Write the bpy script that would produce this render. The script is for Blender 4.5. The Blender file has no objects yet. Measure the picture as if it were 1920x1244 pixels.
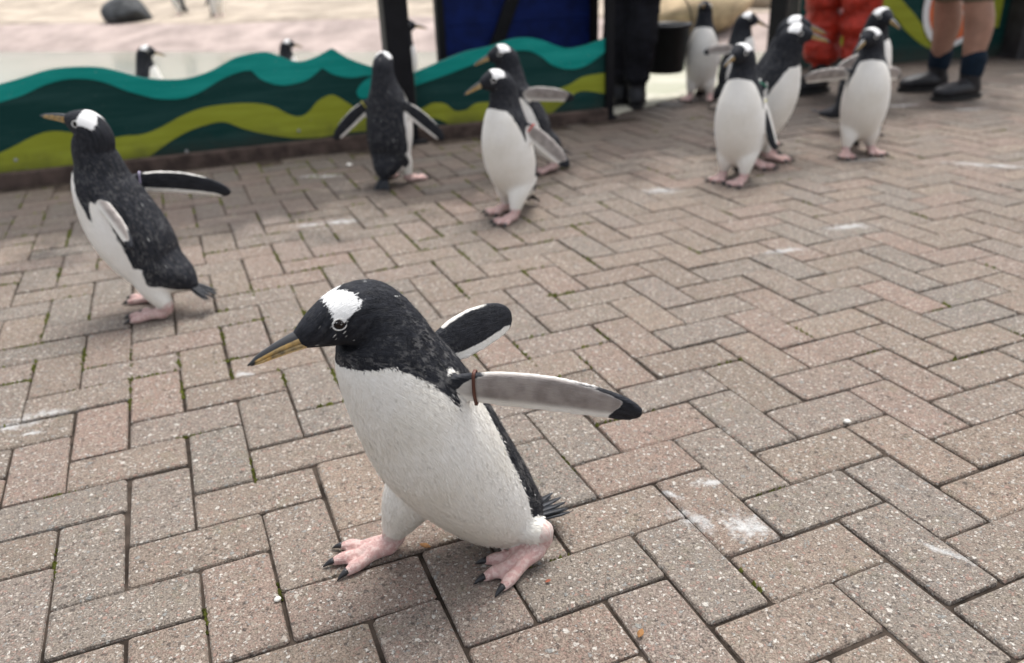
import bpy, bmesh, math, random
import numpy as np
from mathutils import Vector, Matrix, noise as mnoise
from mathutils.bvhtree import BVHTree

rng = random.Random(7)
scn = bpy.context.scene
col = scn.collection
R = math.radians

# ------------------------------------------------------------------ camera
# solved from the 200 x 100 mm herringbone blocks of the paving
CAM = np.array([0, 0, .7927]); FPX = 1528.0; CX, CY = 960.0, 622.0
FW = np.array([0, .9073, -.4205]); RT = np.array([.9991, -.0175, -.0377]); DN = np.array([-.0416, -.4201, -.9065])
FW /= np.linalg.norm(FW); RT -= FW * (RT @ FW); RT /= np.linalg.norm(RT); DN = np.cross(FW, RT)
def ray(x, y): return FW * FPX + RT * (x - CX) + DN * (y - CY)
def gp(x, y, z=0.0):
    d = ray(x, y); return CAM + d * (z - CAM[2]) / d[2]
def at(x, y, Y):
    d = ray(x, y); return CAM + d * (Y / d[1])
def on_plane(x, y, p, n):
    d = ray(x, y); return CAM + d * (((np.asarray(p) - CAM) @ n) / (d @ n))
cd = bpy.data.cameras.new('camera'); cam = bpy.data.objects.new('camera', cd); col.objects.link(cam)
cam.matrix_world = Matrix([[RT[i], -DN[i], -FW[i], CAM[i]] for i in range(3)] + [[0, 0, 0, 1]])
cd.sensor_width = 36.0; cd.lens = 36.0 * FPX / 1920.0; cd.clip_start = .02; cd.clip_end = 500
cd.dof.use_dof = True; cd.dof.focus_distance = 1.08; cd.dof.aperture_fstop = 3.3
scn.camera = cam
# ------------------------------------------------------------------ sky, sun, exposure
SUN_EL, SUN_AZ = R(68), R(22)          # high, slightly behind the birds, veiled by cloud
w = bpy.data.worlds.new('World'); scn.world = w; w.use_nodes = True
nt = w.node_tree; nt.nodes.clear()
sky = nt.nodes.new('ShaderNodeTexSky'); sky.sky_type = 'NISHITA'; sky.sun_disc = False
sky.sun_elevation = SUN_EL; sky.sun_rotation = SUN_AZ; sky.dust_density = 4.0; sky.air_density = 1.0
hs = nt.nodes.new('ShaderNodeHueSaturation'); hs.inputs['Saturation'].default_value = .30
bg = nt.nodes.new('ShaderNodeBackground'); bg.inputs['Strength'].default_value = .15
wo = nt.nodes.new('ShaderNodeOutputWorld')
nt.links.new(sky.outputs[0], hs.inputs['Color']); nt.links.new(hs.outputs[0], bg.inputs[0]); nt.links.new(bg.outputs[0], wo.inputs[0])
sd = bpy.data.lights.new('sun', 'SUN'); sd.energy = 1.4; sd.angle = R(28); sd.color = (1, .975, .94)
so = bpy.data.objects.new('sun', sd); col.objects.link(so)
sdir = Vector((math.sin(SUN_AZ) * math.cos(SUN_EL), math.cos(SUN_AZ) * math.cos(SUN_EL), math.sin(SUN_EL)))
so.rotation_euler = sdir.to_track_quat('Z', 'Y').to_euler(); so.location = (0, 0, 6)
scn.view_settings.view_transform = 'Standard'; scn.view_settings.look = 'None'
scn.view_settings.gamma = 1; scn.view_settings.exposure = .90

# ------------------------------------------------------------------ material helper
class NT:
    def __init__(s, name):
        s.m = bpy.data.materials.new(name); s.m.use_nodes = True
        s.t = s.m.node_tree; s.b = s.t.nodes['Principled BSDF']
    def n(s, typ, ins=None, **kw):
        nd = s.t.nodes.new('ShaderNode' + typ)
        for k, v in kw.items(): setattr(nd, k, v)
        for k, v in (ins or {}).items(): s.set(nd.inputs[k], v)
        return nd
    def set(s, sock, v):
        if isinstance(v, bpy.types.NodeSocket): s.t.links.new(v, sock)
        elif isinstance(v, (tuple, list)) and len(v) == 3 and sock.type == 'RGBA': sock.default_value = (*v, 1)
        else: sock.default_value = v
    def math(s, op, a, b=0.0, c=0.0, clamp=False):
        nd = s.n('Math', operation=op, use_clamp=clamp)
        for i, v in enumerate((a, b, c)): s.set(nd.inputs[i], v)
        return nd.outputs[0]
    def mix(s, f, a, b, mode='MIX'):
        nd = s.n('Mix', data_type='RGBA', blend_type=mode)
        s.set(nd.inputs[0], f); s.set(nd.inputs[6], a); s.set(nd.inputs[7], b)
        return nd.outputs[2]
    def step(s, v, lo, hi):
        nd = s.n('MapRange', interpolation_type='SMOOTHSTEP')
        s.set(nd.inputs[0], v); nd.inputs[1].default_value = lo; nd.inputs[2].default_value = hi
        return nd.outputs[0]
    def noise(s, vec, scale, detail=3, rough=.5, out=0):
        nd = s.n('TexNoise', {'Scale': scale, 'Detail': detail, 'Roughness': rough})
        if vec is not None: s.set(nd.inputs['Vector'], vec)
        return nd.outputs[out]
    def attr(s, name, kind='GEOMETRY', out='Fac'):
        return s.n('Attribute', attribute_name=name, attribute_type=kind).outputs[out]
    def pos(s): return s.n('NewGeometry').outputs['Position']
    def objco(s): return s.n('TexCoord').outputs['Object']
    def bump(s, h, strength=.5, dist=.002):
        nd = s.n('Bump', {'Height': h, 'Strength': strength, 'Distance': dist})
        s.t.links.new(nd.outputs[0], s.b.inputs['Normal']); return nd
    def out(s, color=None, rough=None, spec=None):
        if color is not None: s.set(s.b.inputs['Base Color'], color)
        if rough is not None: s.set(s.b.inputs['Roughness'], rough)
        if spec is not None: s.set(s.b.inputs['Specular IOR Level'], spec)
        return s.m

def simple(name, c, rough=.6, var=.25, scale=30, bump=0.0, spec=.4, bscale=None, bdist=.002):
    m = NT(name); p = m.objco()
    n = m.noise(p, scale, 4, .6)
    f = m.step(n, .3, .7)
    lo = tuple(x * (1 - var) for x in c); hi = tuple(min(1, x * (1 + var)) for x in c)
    if bump: m.bump(m.noise(p, bscale or scale * 3, 4, .6), bump, bdist)
    return m.out(m.mix(f, lo, hi), rough, spec)

# ------------------------------------------------------------------ paving material
STAINS = [(78, 778, .085, .016, 14), (20, 800, .075, .02, 14), (60, 812, .05, .008, 14), (1300, 975, .05, .02, -40), (1400, 985, .05, .035, -30), (1255, 925, .035, .007, -45),
          (1330, 905, .03, .015, 10), (640, 415, .08, .03, 5), (580, 422, .07, .02, 5), (1855, 310, .22, .035, -30), (1590, 425, .10, .03, 5),
          (1240, 357, .08, .05, 0), (460, 700, .025, .014, 0), (1690, 198, .12, .03, 0), (1820, 205, .1, .03, 0),
          (600, 330, .1, .03, 0), (1620, 300, .1, .02, 0), (1770, 1035, .05, .01, -40), (1470, 470, .1, .02, 10)]
def weathered(name, c):
    m = NT(name); p = m.objco()
    st = m.n('Mapping', {'Vector': p, 'Scale': (2.2, 8, 26)}).outputs[0]
    f = m.noise(st, 1, 5, .65); dirt = m.noise(p, 7, 5, .7)
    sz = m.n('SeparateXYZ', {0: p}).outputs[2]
    c1 = m.mix(m.step(f, .38, .72), c, tuple(min(1, x * 1.25 + .012) for x in c))
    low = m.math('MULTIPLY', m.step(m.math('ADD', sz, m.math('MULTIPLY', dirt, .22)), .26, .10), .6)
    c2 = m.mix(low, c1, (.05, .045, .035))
    c2 = m.mix(m.math('MULTIPLY', m.step(m.noise(p, 90, 3, .7), .66, .72), .5), c2, (.30, .30, .27))
    m.bump(f, .2, .002)
    return m.out(c2, .6, .15)
def paver_mat(name, kind):
    m = NT(name); p = m.pos()
    if kind == 'obj': rnd = m.n('ObjectInfo').outputs['Random']
    else: rnd = m.attr('rnd')
    ramp = m.n('ValToRGB', {0: rnd}); cr = ramp.color_ramp
    cr.elements[0].position = 0; cr.elements[0].color = (.215, .172, .140, 1)
    cr.elements[1].position = 1; cr.elements[1].color = (.150, .138, .124, 1)
    for q, c in ((.18, (.158, .134, .112)), (.38, (.212, .158, .134)), (.56, (.160, .147, .133)), (.76, (.200, .160, .132))):
        e = cr.elements.new(q); e.color = (*c, 1)
    base = ramp.outputs[0]
    big = m.noise(p, 3.1, 4, .6); mid = m.noise(p, 38, 4, .65); fine = m.noise(p, 420, 3, .7)
    base = m.mix(m.step(big, .35, .7), base, m.mix(.5, base, (.185, .16, .135)))
    base = m.mix(m.math('MULTIPLY', m.step(mid, .3, .75), .55), base, m.mix(1.0, base, (1.32, 1.25, 1.2), 'MULTIPLY'))
    base = m.mix(m.step(fine, .25, .75), m.mix(1.0, base, (.34, .325, .31), 'MULTIPLY'), m.mix(1.0, base, (1.56, 1.53, 1.49), 'MULTIPLY'))
    hgt = m.math('MULTIPLY', fine, .8)
    warp = m.n('VectorMath', {0: p, 1: m.n('VectorMath', {0: m.noise(p, 230, 3, .6, 1), 1: (.010, .010, .010)}, operation='MULTIPLY').outputs[0]}, operation='ADD').outputs[0]
    for sc, thr, rad in ((150, .50, .50), (270, .45, .54), (85, .86, .42)):
        v = m.n('TexVoronoi', {'Vector': warp, 'Scale': sc, 'Randomness': 1.0})
        sep = m.n('SeparateColor', {0: v.outputs['Color']})
        on = m.math('MULTIPLY', m.step(sep.outputs[0], thr, thr + .04), m.step(v.outputs['Distance'], rad, rad - .16))
        sr = m.n('ValToRGB', {0: sep.outputs[1]}); e = sr.color_ramp
        e.interpolation = 'CONSTANT'; e.elements[0].color = (.40, .35, .30, 1); e.elements[1].position = .80; e.elements[1].color = (.24, .245, .235, 1)
        for q, c in ((.22, (.27, .23, .185)), (.5, (.54, .51, .46)), (.62, (.28, .185, .15)), (.86, (.075, .062, .055))):
            k = e.elements.new(q); k.color = (*c, 1)
        base = m.mix(m.math('MULTIPLY', on, .78), base, sr.outputs[0])
        hgt = m.math('ADD', hgt, m.math('MULTIPLY', on, .9))
    # algae / damp grime near the fence and in scattered patches
    sx = m.n('SeparateXYZ', {0: p})
    far = m.math('SUBTRACT', sx.outputs[1], m.math('ADD', m.math('MULTIPLY', sx.outputs[0], .36), m.math('MULTIPLY', m.math('MAXIMUM', m.math('SUBTRACT', sx.outputs[0], .9), 0.0), .3)))
    damp = m.math('ADD', m.math('MULTIPLY', m.math('SUBTRACT', far, 2.60), 1.5), m.math('MULTIPLY', m.math('SUBTRACT', m.noise(p, 2.3, 5, .7), .5), 3.6))
    damp = m.math('MULTIPLY', m.step(damp, 0, 1.0), .86)
    base = m.mix(damp, base, m.mix(1.0, base, (.30, .285, .29), 'MULTIPLY'))
    grn = m.step(m.noise(p, 14, 5, .7), .56, .72)
    base = m.mix(m.math('MULTIPLY', grn, .28), base, (.15, .145, .085))
    dk = m.step(m.noise(p, 9, 5, .7), .60, .74)
    base = m.mix(m.math('MULTIPLY', dk, .4), base, (.10, .085, .07))
    # dried white bird droppings
    sn = m.noise(p, 55, 5, .7); wm = None
    for (x, y, a, b, ang) in STAINS:
        g = gp(x, y)
        mp = m.n('Mapping', {'Vector': p, 'Location': tuple(g), 'Rotation': (0, 0, R(ang)), 'Scale': (a, b, 1)}, vector_type='TEXTURE')
        ln = m.n('VectorMath', {0: mp.outputs[0]}, operation='LENGTH').outputs['Value']
        k = m.math('SUBTRACT', 1.0, ln)
        wm = k if wm is None else m.math('MAXIMUM', wm, k)
    wm = m.math('ADD', wm, m.math('MULTIPLY', m.math('SUBTRACT', sn, .56), 3.4))
    wm = m.math('MULTIPLY', m.step(wm, -.25, .9), .78)
    base = m.mix(wm, base, (.50, .50, .49))
    m.bump(hgt, .9, .0012)
    rough = m.math('SUBTRACT', .88, m.math('MULTIPLY', damp, .25))
    return m.out(base, rough, .2)

# ------------------------------------------------------------------ object helpers
def link(name, me, mat=None, parent=None, smooth=False):
    o = bpy.data.objects.new(name, me); col.objects.link(o)
    if mat is not None and len(me.materials) == 0: me.materials.append(mat)
    if parent is not None: o.parent = parent
    if smooth: me.polygons.foreach_set('use_smooth', [True] * len(me.polygons))
    return o
def mesh(name, V, F):
    me = bpy.data.meshes.new(name); me.from_pydata([tuple(v) for v in V], [], [tuple(f) for f in F]); me.update(); return me
def tag(o, label=None, cat=None, group=None, kind=None):
    for k, v in (('label', label), ('category', cat), ('group', group), ('kind', kind)):
        if v: o[k] = v
    return o
def empty(name, loc, rz=0):
    o = bpy.data.objects.new(name, None); o.empty_display_size = .1; col.objects.link(o)
    o.location = tuple(loc); o.rotation_euler = (0, 0, rz); return o
def box_geo(x0, x1, y0, y1, z0, z1, bev=.004):
    bm = bmesh.new(); bmesh.ops.create_cube(bm, size=1)
    for v in bm.verts: v.co = Vector(((x0 + x1) / 2 + v.co.x * (x1 - x0), (y0 + y1) / 2 + v.co.y * (y1 - y0), (z0 + z1) / 2 + v.co.z * (z1 - z0)))
    if bev: bmesh.ops.bevel(bm, geom=bm.edges[:], offset=bev, segments=2, affect='EDGES', profile=.6)
    me = bpy.data.meshes.new('box'); bm.to_mesh(me); bm.free(); return me
def box(name, x0, x1, y0, y1, z0, z1, mat, parent=None, bev=.004):
    return link(name, box_geo(x0, x1, y0, y1, z0, z1, bev), mat, parent)

# ------------------------------------------------------------------ ground and paving
G0 = np.array([.2945, .9182]); GA = np.array([.0929, .037]); GB = np.array([.037, -.0929])
FL0, FL1 = gp(0, 354), gp(1134, 226)                        # foot of the wave fence
FD = (FL1 - FL0) / np.linalg.norm(FL1 - FL0); FN = np.array([FD[1], -FD[0], 0])     # along the fence / towards the visitors
M_pave = paver_mat('paving_block', 'obj'); M_pave2 = paver_mat('paving_block_far', 'attr')
M_sand = simple('joint_sand', (.044, .034, .027), .95, .6, 22, .6, .1, 400)
M_earth = simple('earth', (.22, .19, .15), .95, .3, 3)
gm = mesh('ground', [(-150, -150, -.42), (150, -150, -.42), (150, 150, -.42), (-150, 150, -.42)], [(0, 1, 2, 3)])
tag(link('ground', gm, M_earth), kind='structure')
paving = tag(empty('paving', (0, 0, 0)), kind='structure')
OP0, OP1 = np.array([.56, 4.42]), np.array([1.85, 5.72])     # the opening to the pool yard
RF0, RF1 = gp(1490, 128), gp(1890, 105)                      # foot of the right-hand fence
lf = FL0 - FN * .02 - FD * 4.5
poly = [(-6.5, -2), (6.5, -2), (6.5, RF1[1] + .25), (RF1[0], RF1[1]), (OP1[0], OP1[1]), (OP0[0], OP0[1]), (lf[0], lf[1]), (-6.5, lf[1])]
n_ = len(poly)
bed = link('joint_sand', mesh('joint_sand', [(x, y, -.0065) for x, y in poly] + [(x, y, -.4) for x, y in poly], [tuple(range(n_))] + [(i, i + n_, (i + 1) % n_ + n_, (i + 1) % n_) for i in range(n_)]), M_sand, paving)
def paver_mesh(i):
    r = random.Random(i); L, W = .0990, .0490; c = .0045; V = []
    out = []
    for sx, sy in ((1, 1), (-1, 1), (-1, -1), (1, -1)):
        a = (sx * (L - c * r.uniform(.6, 1.5)), sy * (W - r.uniform(0, .0006))); b = (sx * (L - r.uniform(0, .0008)), sy * (W - c * r.uniform(.6, 1.5)))
        out += [b, a] if sx * sy > 0 else [a, b]
    n = 8
    for ins, z in ((0, -.03), (0, -.0042), (.0015, -.0012), (.0048, 0)):
        for (x, y) in out:
            j = r.uniform(-.0005, .0005) if z > -.02 else 0
            V.append((x - math.copysign(ins, x) + j, y - math.copysign(ins, y) + j, z + (j if z < 0 else 0)))
    F = []
    for k in range(3):
        for q in range(n): F.append((k * n + q, k * n + (q + 1) % n, (k + 1) * n + (q + 1) % n, (k + 1) * n + q))
    F.append(tuple(range(3 * n, 4 * n)))
    return V, F
PV = [paver_mesh(i) for i in range(10)]
PM = []
for V, F in PV:
    me = mesh('paving_block', V, F); me.materials.append(M_pave); PM.append(me)
cands = []
for j in range(-40, 30):
    for i in range(-60, 60):
        for a, b, dirn in ((i + 2 * j, -i + 2 * j, 0), (i + 2 * j, -i + 2 * j - 2, 1)):
            ca = (a + 1, b + .5) if dirn == 0 else (a + .5, b + 1)
            P = G0 + GA * ca[0] + GB * ca[1]
            if not (-4.5 < P[0] < 5.2 and .1 < P[1] < 8): continue
            P3 = np.array([P[0], P[1], 0]); df = (P3 - FL0) @ FN
            if P[0] < .6 and df < .10: continue
            if P[0] >= .6 and (P[1] - OP0[1] > (P[0] - OP0[0]) * 1.008 - .06 or P[1] > RF0[1] + (P[0] - RF0[0]) * .14): continue
            v = P3 - CAM; dz = v @ FW
            x, y = CX + FPX * (v @ RT) / dz, CY + FPX * (v @ DN) / dz
            vis = -70 < x < 1990 and -10 < y < 1330
            cands.append((0 if vis else 1, dz, P, dirn))
cands.sort(key=lambda c: (c[0], c[1]))
sV, sF, sR = [], [], []
ang = math.atan2(GA[1], GA[0])
for q, (hid, dz, P, dirn) in enumerate(cands):
    k = rng.randrange(10)
    rot = Matrix.Rotation(ang + (math.pi / 2 if dirn else 0) + R(rng.gauss(0, .5)) + (math.pi if rng.random() < .5 else 0), 4, 'Z')
    tl = Matrix.Rotation(R(rng.gauss(0, .35)), 4, 'X') @ Matrix.Rotation(R(rng.gauss(0, .3)), 4, 'Y')
    M = Matrix.Translation((P[0] + rng.gauss(0, .0008), P[1] + rng.gauss(0, .0008), rng.gauss(-.0008, .0009))) @ rot @ tl @ Matrix.Diagonal((rng.uniform(.984, 1.0), rng.uniform(.966, 1.0), 1, 1))
    if q < 300:
        o = bpy.data.objects.new('paving_block', PM[k]); col.objects.link(o); o.parent = paving; o.matrix_local = M
    else:
        V, F = PV[k]; n0 = len(sV)
        sV += [tuple(M @ Vector(v)) for v in V]; sF += [tuple(n0 + i for i in f) for f in F]; sR += [rng.random()] * len(V)
me = mesh('paving_blocks_far', sV, sF); at_ = me.attributes.new('rnd', 'FLOAT', 'POINT'); at_.data.foreach_set('value', sR)
tag(link('paving_block_field', me, M_pave2, paving), kind='stuff')

# ================================================================== fence, posts, pool, behind the paving
M_green = weathered('dark_green_paint', (.004, .040, .036))
M_teal = weathered('teal_paint', (.004, .265, .225))
M_olive = weathered('olive_paint', (.27, .295, .026))
M_black = simple('black_painted_steel', (.006, .006, .008), .5, .3, 12, spec=.2)
M_bark = simple('weathered_timber', (.075, .052, .043), .85, .45, 14, .5, .3, 50)
M_white = simple('white_paint', (.78, .78, .76), .5, .05, 12)
M_orange = simple('orange_paint', (.62, .13, .035), .5, .1, 12)
M_blue = simple('blue_paint', (.004, .013, .085), .6, .3, 9, .2, .15, 30)
M_cream = simple('cream_render', (.38, .32, .255), .9, .28, 2.2, .6, .2, 14, .03)
M_pink = simple('pink_concrete', (.365, .295, .265), .8, .24, 2.6, .5, .2, 12, .02)
M_stone = simple('pale_kerb_stone', (.42, .40, .32), .85, .25, 9, .4, .3, 60)

def smooth_line(P, n=6):
    P = np.array(P, float); out = []
    for i in range(len(P) - 1):
        a, b, c, d = P[max(i - 1, 0)], P[i], P[i + 1], P[min(i + 2, len(P) - 1)]
        for t in np.linspace(0, 1, n, endpoint=False):
            out.append(.5 * ((2 * b) + (-a + c) * t + (2 * a - 5 * b + 4 * c - d) * t * t + (-a + 3 * b - 3 * c + d) * t ** 3))
    out.append(P[-1]); return np.array(out)
def pxline(P, p0, off=0.0, n=6, sm=True):
    """pixel polyline -> (u along fence, z) on the vertical fence plane"""
    P = smooth_line(P, n) if sm else np.array(P, float)
    o = []
    for x, y in P:
        q = on_plane(x, y, p0 + FNp * off, FNp); o.append(((q - p0) @ FDp, q[2]))
    return o
def strip(name, top, bot, y0, y1, mat, parent):
    """solid sheet between two (u,z) lines, from depth y0 (back) to y1 (front); local x along the fence, -y to the visitors"""
    us = np.linspace(max(top[0][0], bot[0][0]), min(top[-1][0], bot[-1][0]), 130)
    tz = np.interp(us, [t[0] for t in top], [t[1] for t in top]); bz = np.interp(us, [t[0] for t in bot], [t[1] for t in bot])
    tz = np.maximum(tz, bz + .0005)
    V, F = [], []
    for u, a, b in zip(us, tz, bz): V += [(u, y1, b), (u, y1, a), (u, y0, a), (u, y0, b)]
    n = len(us)
    for i in range(n - 1):
        for k in range(4): F.append((i * 4 + k, (i + 1) * 4 + k, (i + 1) * 4 + (k + 1) % 4, i * 4 + (k + 1) % 4))
    F += [(0, 1, 2, 3), tuple((n - 1) * 4 + k for k in (3, 2, 1, 0))]
    me = mesh(name, V, F); bm = bmesh.new(); bm.from_mesh(me); bmesh.ops.recalc_face_normals(bm, faces=bm.faces); bm.to_mesh(me); bm.free()
    return link(name, me, mat, parent)

FDp, FNp = FD, FN
fyaw = math.atan2(FD[1], FD[0])
T1 = [(-160, 185), (-80, 178), (0, 158), (42, 146), (92, 131), (142, 126), (188, 127), (225, 135), (267, 146), (312, 150), (354, 147), (396, 133), (438, 110), (471, 101), (500, 98), (525, 106), (550, 115), (571, 115), (600, 104)]
T1b = [(600, 104), (621, 92), (625, 92), (650, 108), (683, 121), (708, 126), (742, 116), (760, 110)]
L1 = [(-160, 225), (-80, 215), (0, 192), (42, 179), (83, 160), (125, 149), (167, 149), (200, 156), (233, 169), (267, 179), (300, 186), (342, 185), (375, 173), (417, 148), (450, 135), (471, 132)]
L1b = [(471, 132), (488, 148), (513, 158), (537, 160), (571, 152), (590, 140), (604, 127)]
L1c = [(604, 127), (625, 140), (658, 146), (692, 142), (720, 150), (742, 150), (760, 146)]
Y1 = [(-160, 345), (-80, 320), (0, 287), (33, 271), (67, 254), (100, 246), (142, 250), (208, 258), (233, 255), (267, 252), (300, 240), (342, 217), (383, 202), (433, 195), (479, 194), (512, 200), (542, 215), (562, 219), (579, 210), (596, 190), (623, 178), (650, 192), (683, 212), (735, 232), (760, 236)]
Y1l = [(-160, 370), (-80, 350), (0, 331), (125, 319), (250, 307), (262, 305), (283, 292), (317, 267), (354, 246), (392, 233), (421, 229), (458, 242), (500, 252), (550, 259), (600, 258), (642, 250), (688, 246), (735, 246), (760, 248)]
B1 = [(-160, 346), (0, 329), (258, 305), (417, 287), (683, 257), (760, 249)]
def make_fence(name, p0, T, Ls, Ys, Yl, B, label):
    r = empty(name, (p0[0], p0[1], 0), fyaw); tag(r, label, 'fence', 'wave fence panels')
    top = [q for s in T for q in pxline(s, p0)]
    bot = pxline(B, p0, sm=False)
    strip('board', top, bot, .018, 0, M_green, r)
    low = [q for s in Ls for q in pxline(s, p0)]
    strip('teal_wave', top, low, -.0002, -.003, M_teal, r)
    for a, b in zip(Ys, Yl):
        strip('olive_wave', pxline(a, p0), [(u, max(z, np.interp(u, [q[0] for q in bot], [q[1] for q in bot]) + .001)) for u, z in pxline(b, p0)], -.0002, -.003, M_olive, r)
    return r, top, bot
P0 = FL0.copy(); P0[2] = 0; P0 = P0 - FN * .06
f1, t1, b1 = make_fence('wave_fence', P0, [T1, T1b], [L1, L1b, L1c], [Y1], [Y1l], B1, 'long dark green fence panel with teal wave crests beside the penguin looking left')
# fixings through the long panel
M_bolt = simple('zinc_bolt', (.30, .30, .29), .5, .1, 60)
for bx_, by_ in ((30, 300), (350, 284), (560, 245)):
    q = pxline([(bx_, by_)], P0, sm=False)[0]; n = 12
    V = [(q[0] + rr * math.cos(2 * math.pi * i / n), y, q[1] + rr * math.sin(2 * math.pi * i / n)) for rr, y in ((.0075, -.001), (.0075, -.005), (.005, -.0075)) for i in range(n)]
    link('bolt', mesh('bolt', V, [(k * n + i, k * n + (i + 1) % n, (k + 1) * n + (i + 1) % n, (k + 1) * n + i) for k in (0, 1) for i in range(n)] + [tuple(2 * n + i for i in range(n))]), M_bolt, f1)
# the curl under the last crest
cu = pxline([(706, 140), (683, 152), (669, 171), (675, 184), (692, 182), (706, 166)], P0, n=5)
V = [(u, -.0032, z) for u, z in cu] + [(u, -.0004, z) for u, z in cu]; n = len(cu)
link('teal_curl', mesh('teal_curl', V, [tuple(range(n)), tuple(range(2 * n - 1, n - 1, -1))] + [(i, i + n, (i + 1) % n + n, (i + 1) % n) for i in range(n)]), M_teal, f1)
T2 = [(776, 137), (828, 115), (871, 98), (919, 87), (955, 75), (984, 71), (1014, 75), (1043, 86), (1068, 91), (1101, 84), (1134, 72)]
L2 = [(776, 162), (846, 137), (919, 109), (962, 96), (992, 96), (1014, 106), (1035, 122), (1065, 130), (1097, 124), (1134, 98)]
Y2 = [(776, 212), (798, 200), (813, 193), (835, 195), (853, 208), (875, 206), (897, 193), (960, 190), (1020, 176), (1065, 160), (1094, 144), (1134, 137)]
Y2l = [(776, 216), (798, 219), (828, 226), (853, 241), (882, 248), (950, 243), (1000, 234), (1024, 221), (1065, 186), (1090, 171), (1134, 176)]
B2 = [(776, 253), (1134, 218)]
f2, t2, b2 = make_fence('wave_fence', P0, [T2], [L2], [Y2], [Y2l], B2, 'short dark green fence panel with teal wave in front of blue boarding')
# sleeper along the foot of both panels
def fence_u(x, y): 
    q = on_plane(x, y, P0, FN); return (q - P0) @ FD
for name, ua, ub, lab in (('timber_sleeper', fence_u(-170, 300), fence_u(742, 200), 'long low brown timber along the foot of the long wave fence panel'), ('timber_sleeper', fence_u(774, 200), fence_u(1132, 200), 'low brown timber along the foot of the short wave fence panel')):
    s = box(name, ua, ub, -.055, -.008, -.03, .055, M_bark, None, .008); s.location = tuple(P0); s.rotation_euler.z = fyaw; tag(s, lab, 'timber', 'timbers under the fence')
def post(x, wpx, ybase, label, h=2.3, off=.0, name='fence_post', mat=M_black, g='dark posts along the fence', dy=0):
    q = on_plane(x, ybase, P0 - FN * off, FN); wid = wpx * ((q - CAM) @ FW) / FPX
    r = empty(name, (q[0], q[1], 0), fyaw); tag(r, label, 'post', g)
    box('shaft', -wid / 2, wid / 2, -wid / 2, wid / 2, -.06, h, mat, r, .006)
    box('base_plate', -wid * .8, wid * .8, -wid * .8, wid * .8, -.02, .012, mat, r, .003)
    return r
post(760, 44, 270, 'tall black square post between the two wave fence panels', off=-.035)
post(1128 + 12, 16, 222, 'thin dark post closing the right end of the short wave panel', off=0)

# blue boarding behind the short panel
bp = P0 - FN * .55
def bu(x): 
    q = on_plane(x, 60, bp, FN); return (q - bp) @ FD
r = empty('blue_gate', bp, fyaw); tag(r, 'dark blue boarded gate with black frame and brace behind short wave panel', 'gate')
ua, ub = bu(832), bu(1104); nb = 11
for i in range(nb):
    z0 = .02 + i * .145
    box('plank', ua + .002, ub - .002, -.012 + rng.uniform(-.002, .002), .012, z0, z0 + .1435, M_blue, r, .003)
box('backing', ua, ub, .0125, .03, .0, 1.64, M_blue, r, .002)
box('frame_post', bu(818), ua, -.03, .03, -.02, 1.65, M_black, r, .004); box('frame_post', ub, bu(1118), -.03, .03, -.02, 1.65, M_black, r, .004)
br = box('brace', -.035, .035, -.014, .014, -.9, .9, M_black, r, .004)
br.location = (bu(972) - .02, -.032, .62); br.rotation_euler = (0, R(24), 0)

# pale pool yard beyond the fence
M_deck = NT('pool_deck_concrete'); p_ = M_deck.pos()
M_deck.bump(M_deck.noise(p_, 60, 4), .3, .004)
M_deck = M_deck.out(M_deck.mix(M_deck.step(M_deck.noise(p_, 1.7, 5, .6), .35, .65), (.31, .31, .22), (.44, .42, .34)), .6, .25)
def sheet(name, pts, mat, z=None, kind='structure', nx=1):
    o = link(name, mesh(name, pts, [tuple(range(len(pts)))]), mat); tag(o, kind=kind); return o
def fpt(u, d, z): q = P0 + FD * u - FN * d; return (q[0], q[1], z)
sheet('pool_deck', [fpt(-9, .12, -.06), fpt(14, .12, -.06), fpt(14, 1.7, -.06), fpt(-9, 1.7, -.06)], M_deck)
M_water = NT('pool_water'); p_ = M_water.pos()
mp = M_water.n('Mapping', {'Vector': p_, 'Scale': (1, 2.2, 1)})
M_water.bump(M_water.noise(mp.outputs[0], 7, 3, .5), .12, .02)
M_water = M_water.out(M_water.mix(M_water.step(M_water.noise(p_, .9, 3), .3, .7), (.20, .225, .175), (.255, .262, .212)), .16, .2)
sheet('water', [fpt(-14, 1.68, -.085), fpt(18, 1.68, -.085), fpt(18, 14, -.085), fpt(-14, 14, -.085)], M_water)
BK0 = gp(600, 98, -.085); BKD = gp(600, 98, -.085) - gp(50, 98, -.085); BKD = BKD / np.linalg.norm(BKD); BKN = np.array([-BKD[1], BKD[0], 0])
def bpt(u, d, z): q = BK0 + BKD * u + BKN * d; return (q[0], q[1], z)
def terrain(name, prof, mat, amp, u0=-14, u1=18, nu=110, seed=1):
    r = np.random.RandomState(seed); V, F = [], []; nd = len(prof)
    ph = r.rand(6) * 6
    for i in range(nu):
        u = u0 + (u1 - u0) * i / (nu - 1)
        for j, (d, z) in enumerate(prof):
            wob = amp * (math.sin(u * 1.3 + ph[0] + j) + .6 * math.sin(u * 3.1 + ph[1] + 2 * j) + .35 * math.sin(u * 7.3 + ph[2] + j * 3))
            V.append(bpt(u, d + wob * 1.2, z + wob * (.5 if 0 < j else 0)))
    for i in range(nu - 1):
        for j in range(nd - 1): F.append((i * nd + j, (i + 1) * nd + j, (i + 1) * nd + j + 1, i * nd + j + 1))
    o = link(name, mesh(name, V, F), mat, None, True); tag(o, kind='structure')
    md = o.modifiers.new('s', 'SUBSURF'); md.levels = md.render_levels = 1
    return o
terrain('pink_bank', [(-.12, -.16), (.0, -.085), (.25, -.02), (.55, .07), (.85, .14), (1.0, .165), (1.2, .165)], M_pink, .03, seed=2)
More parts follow.
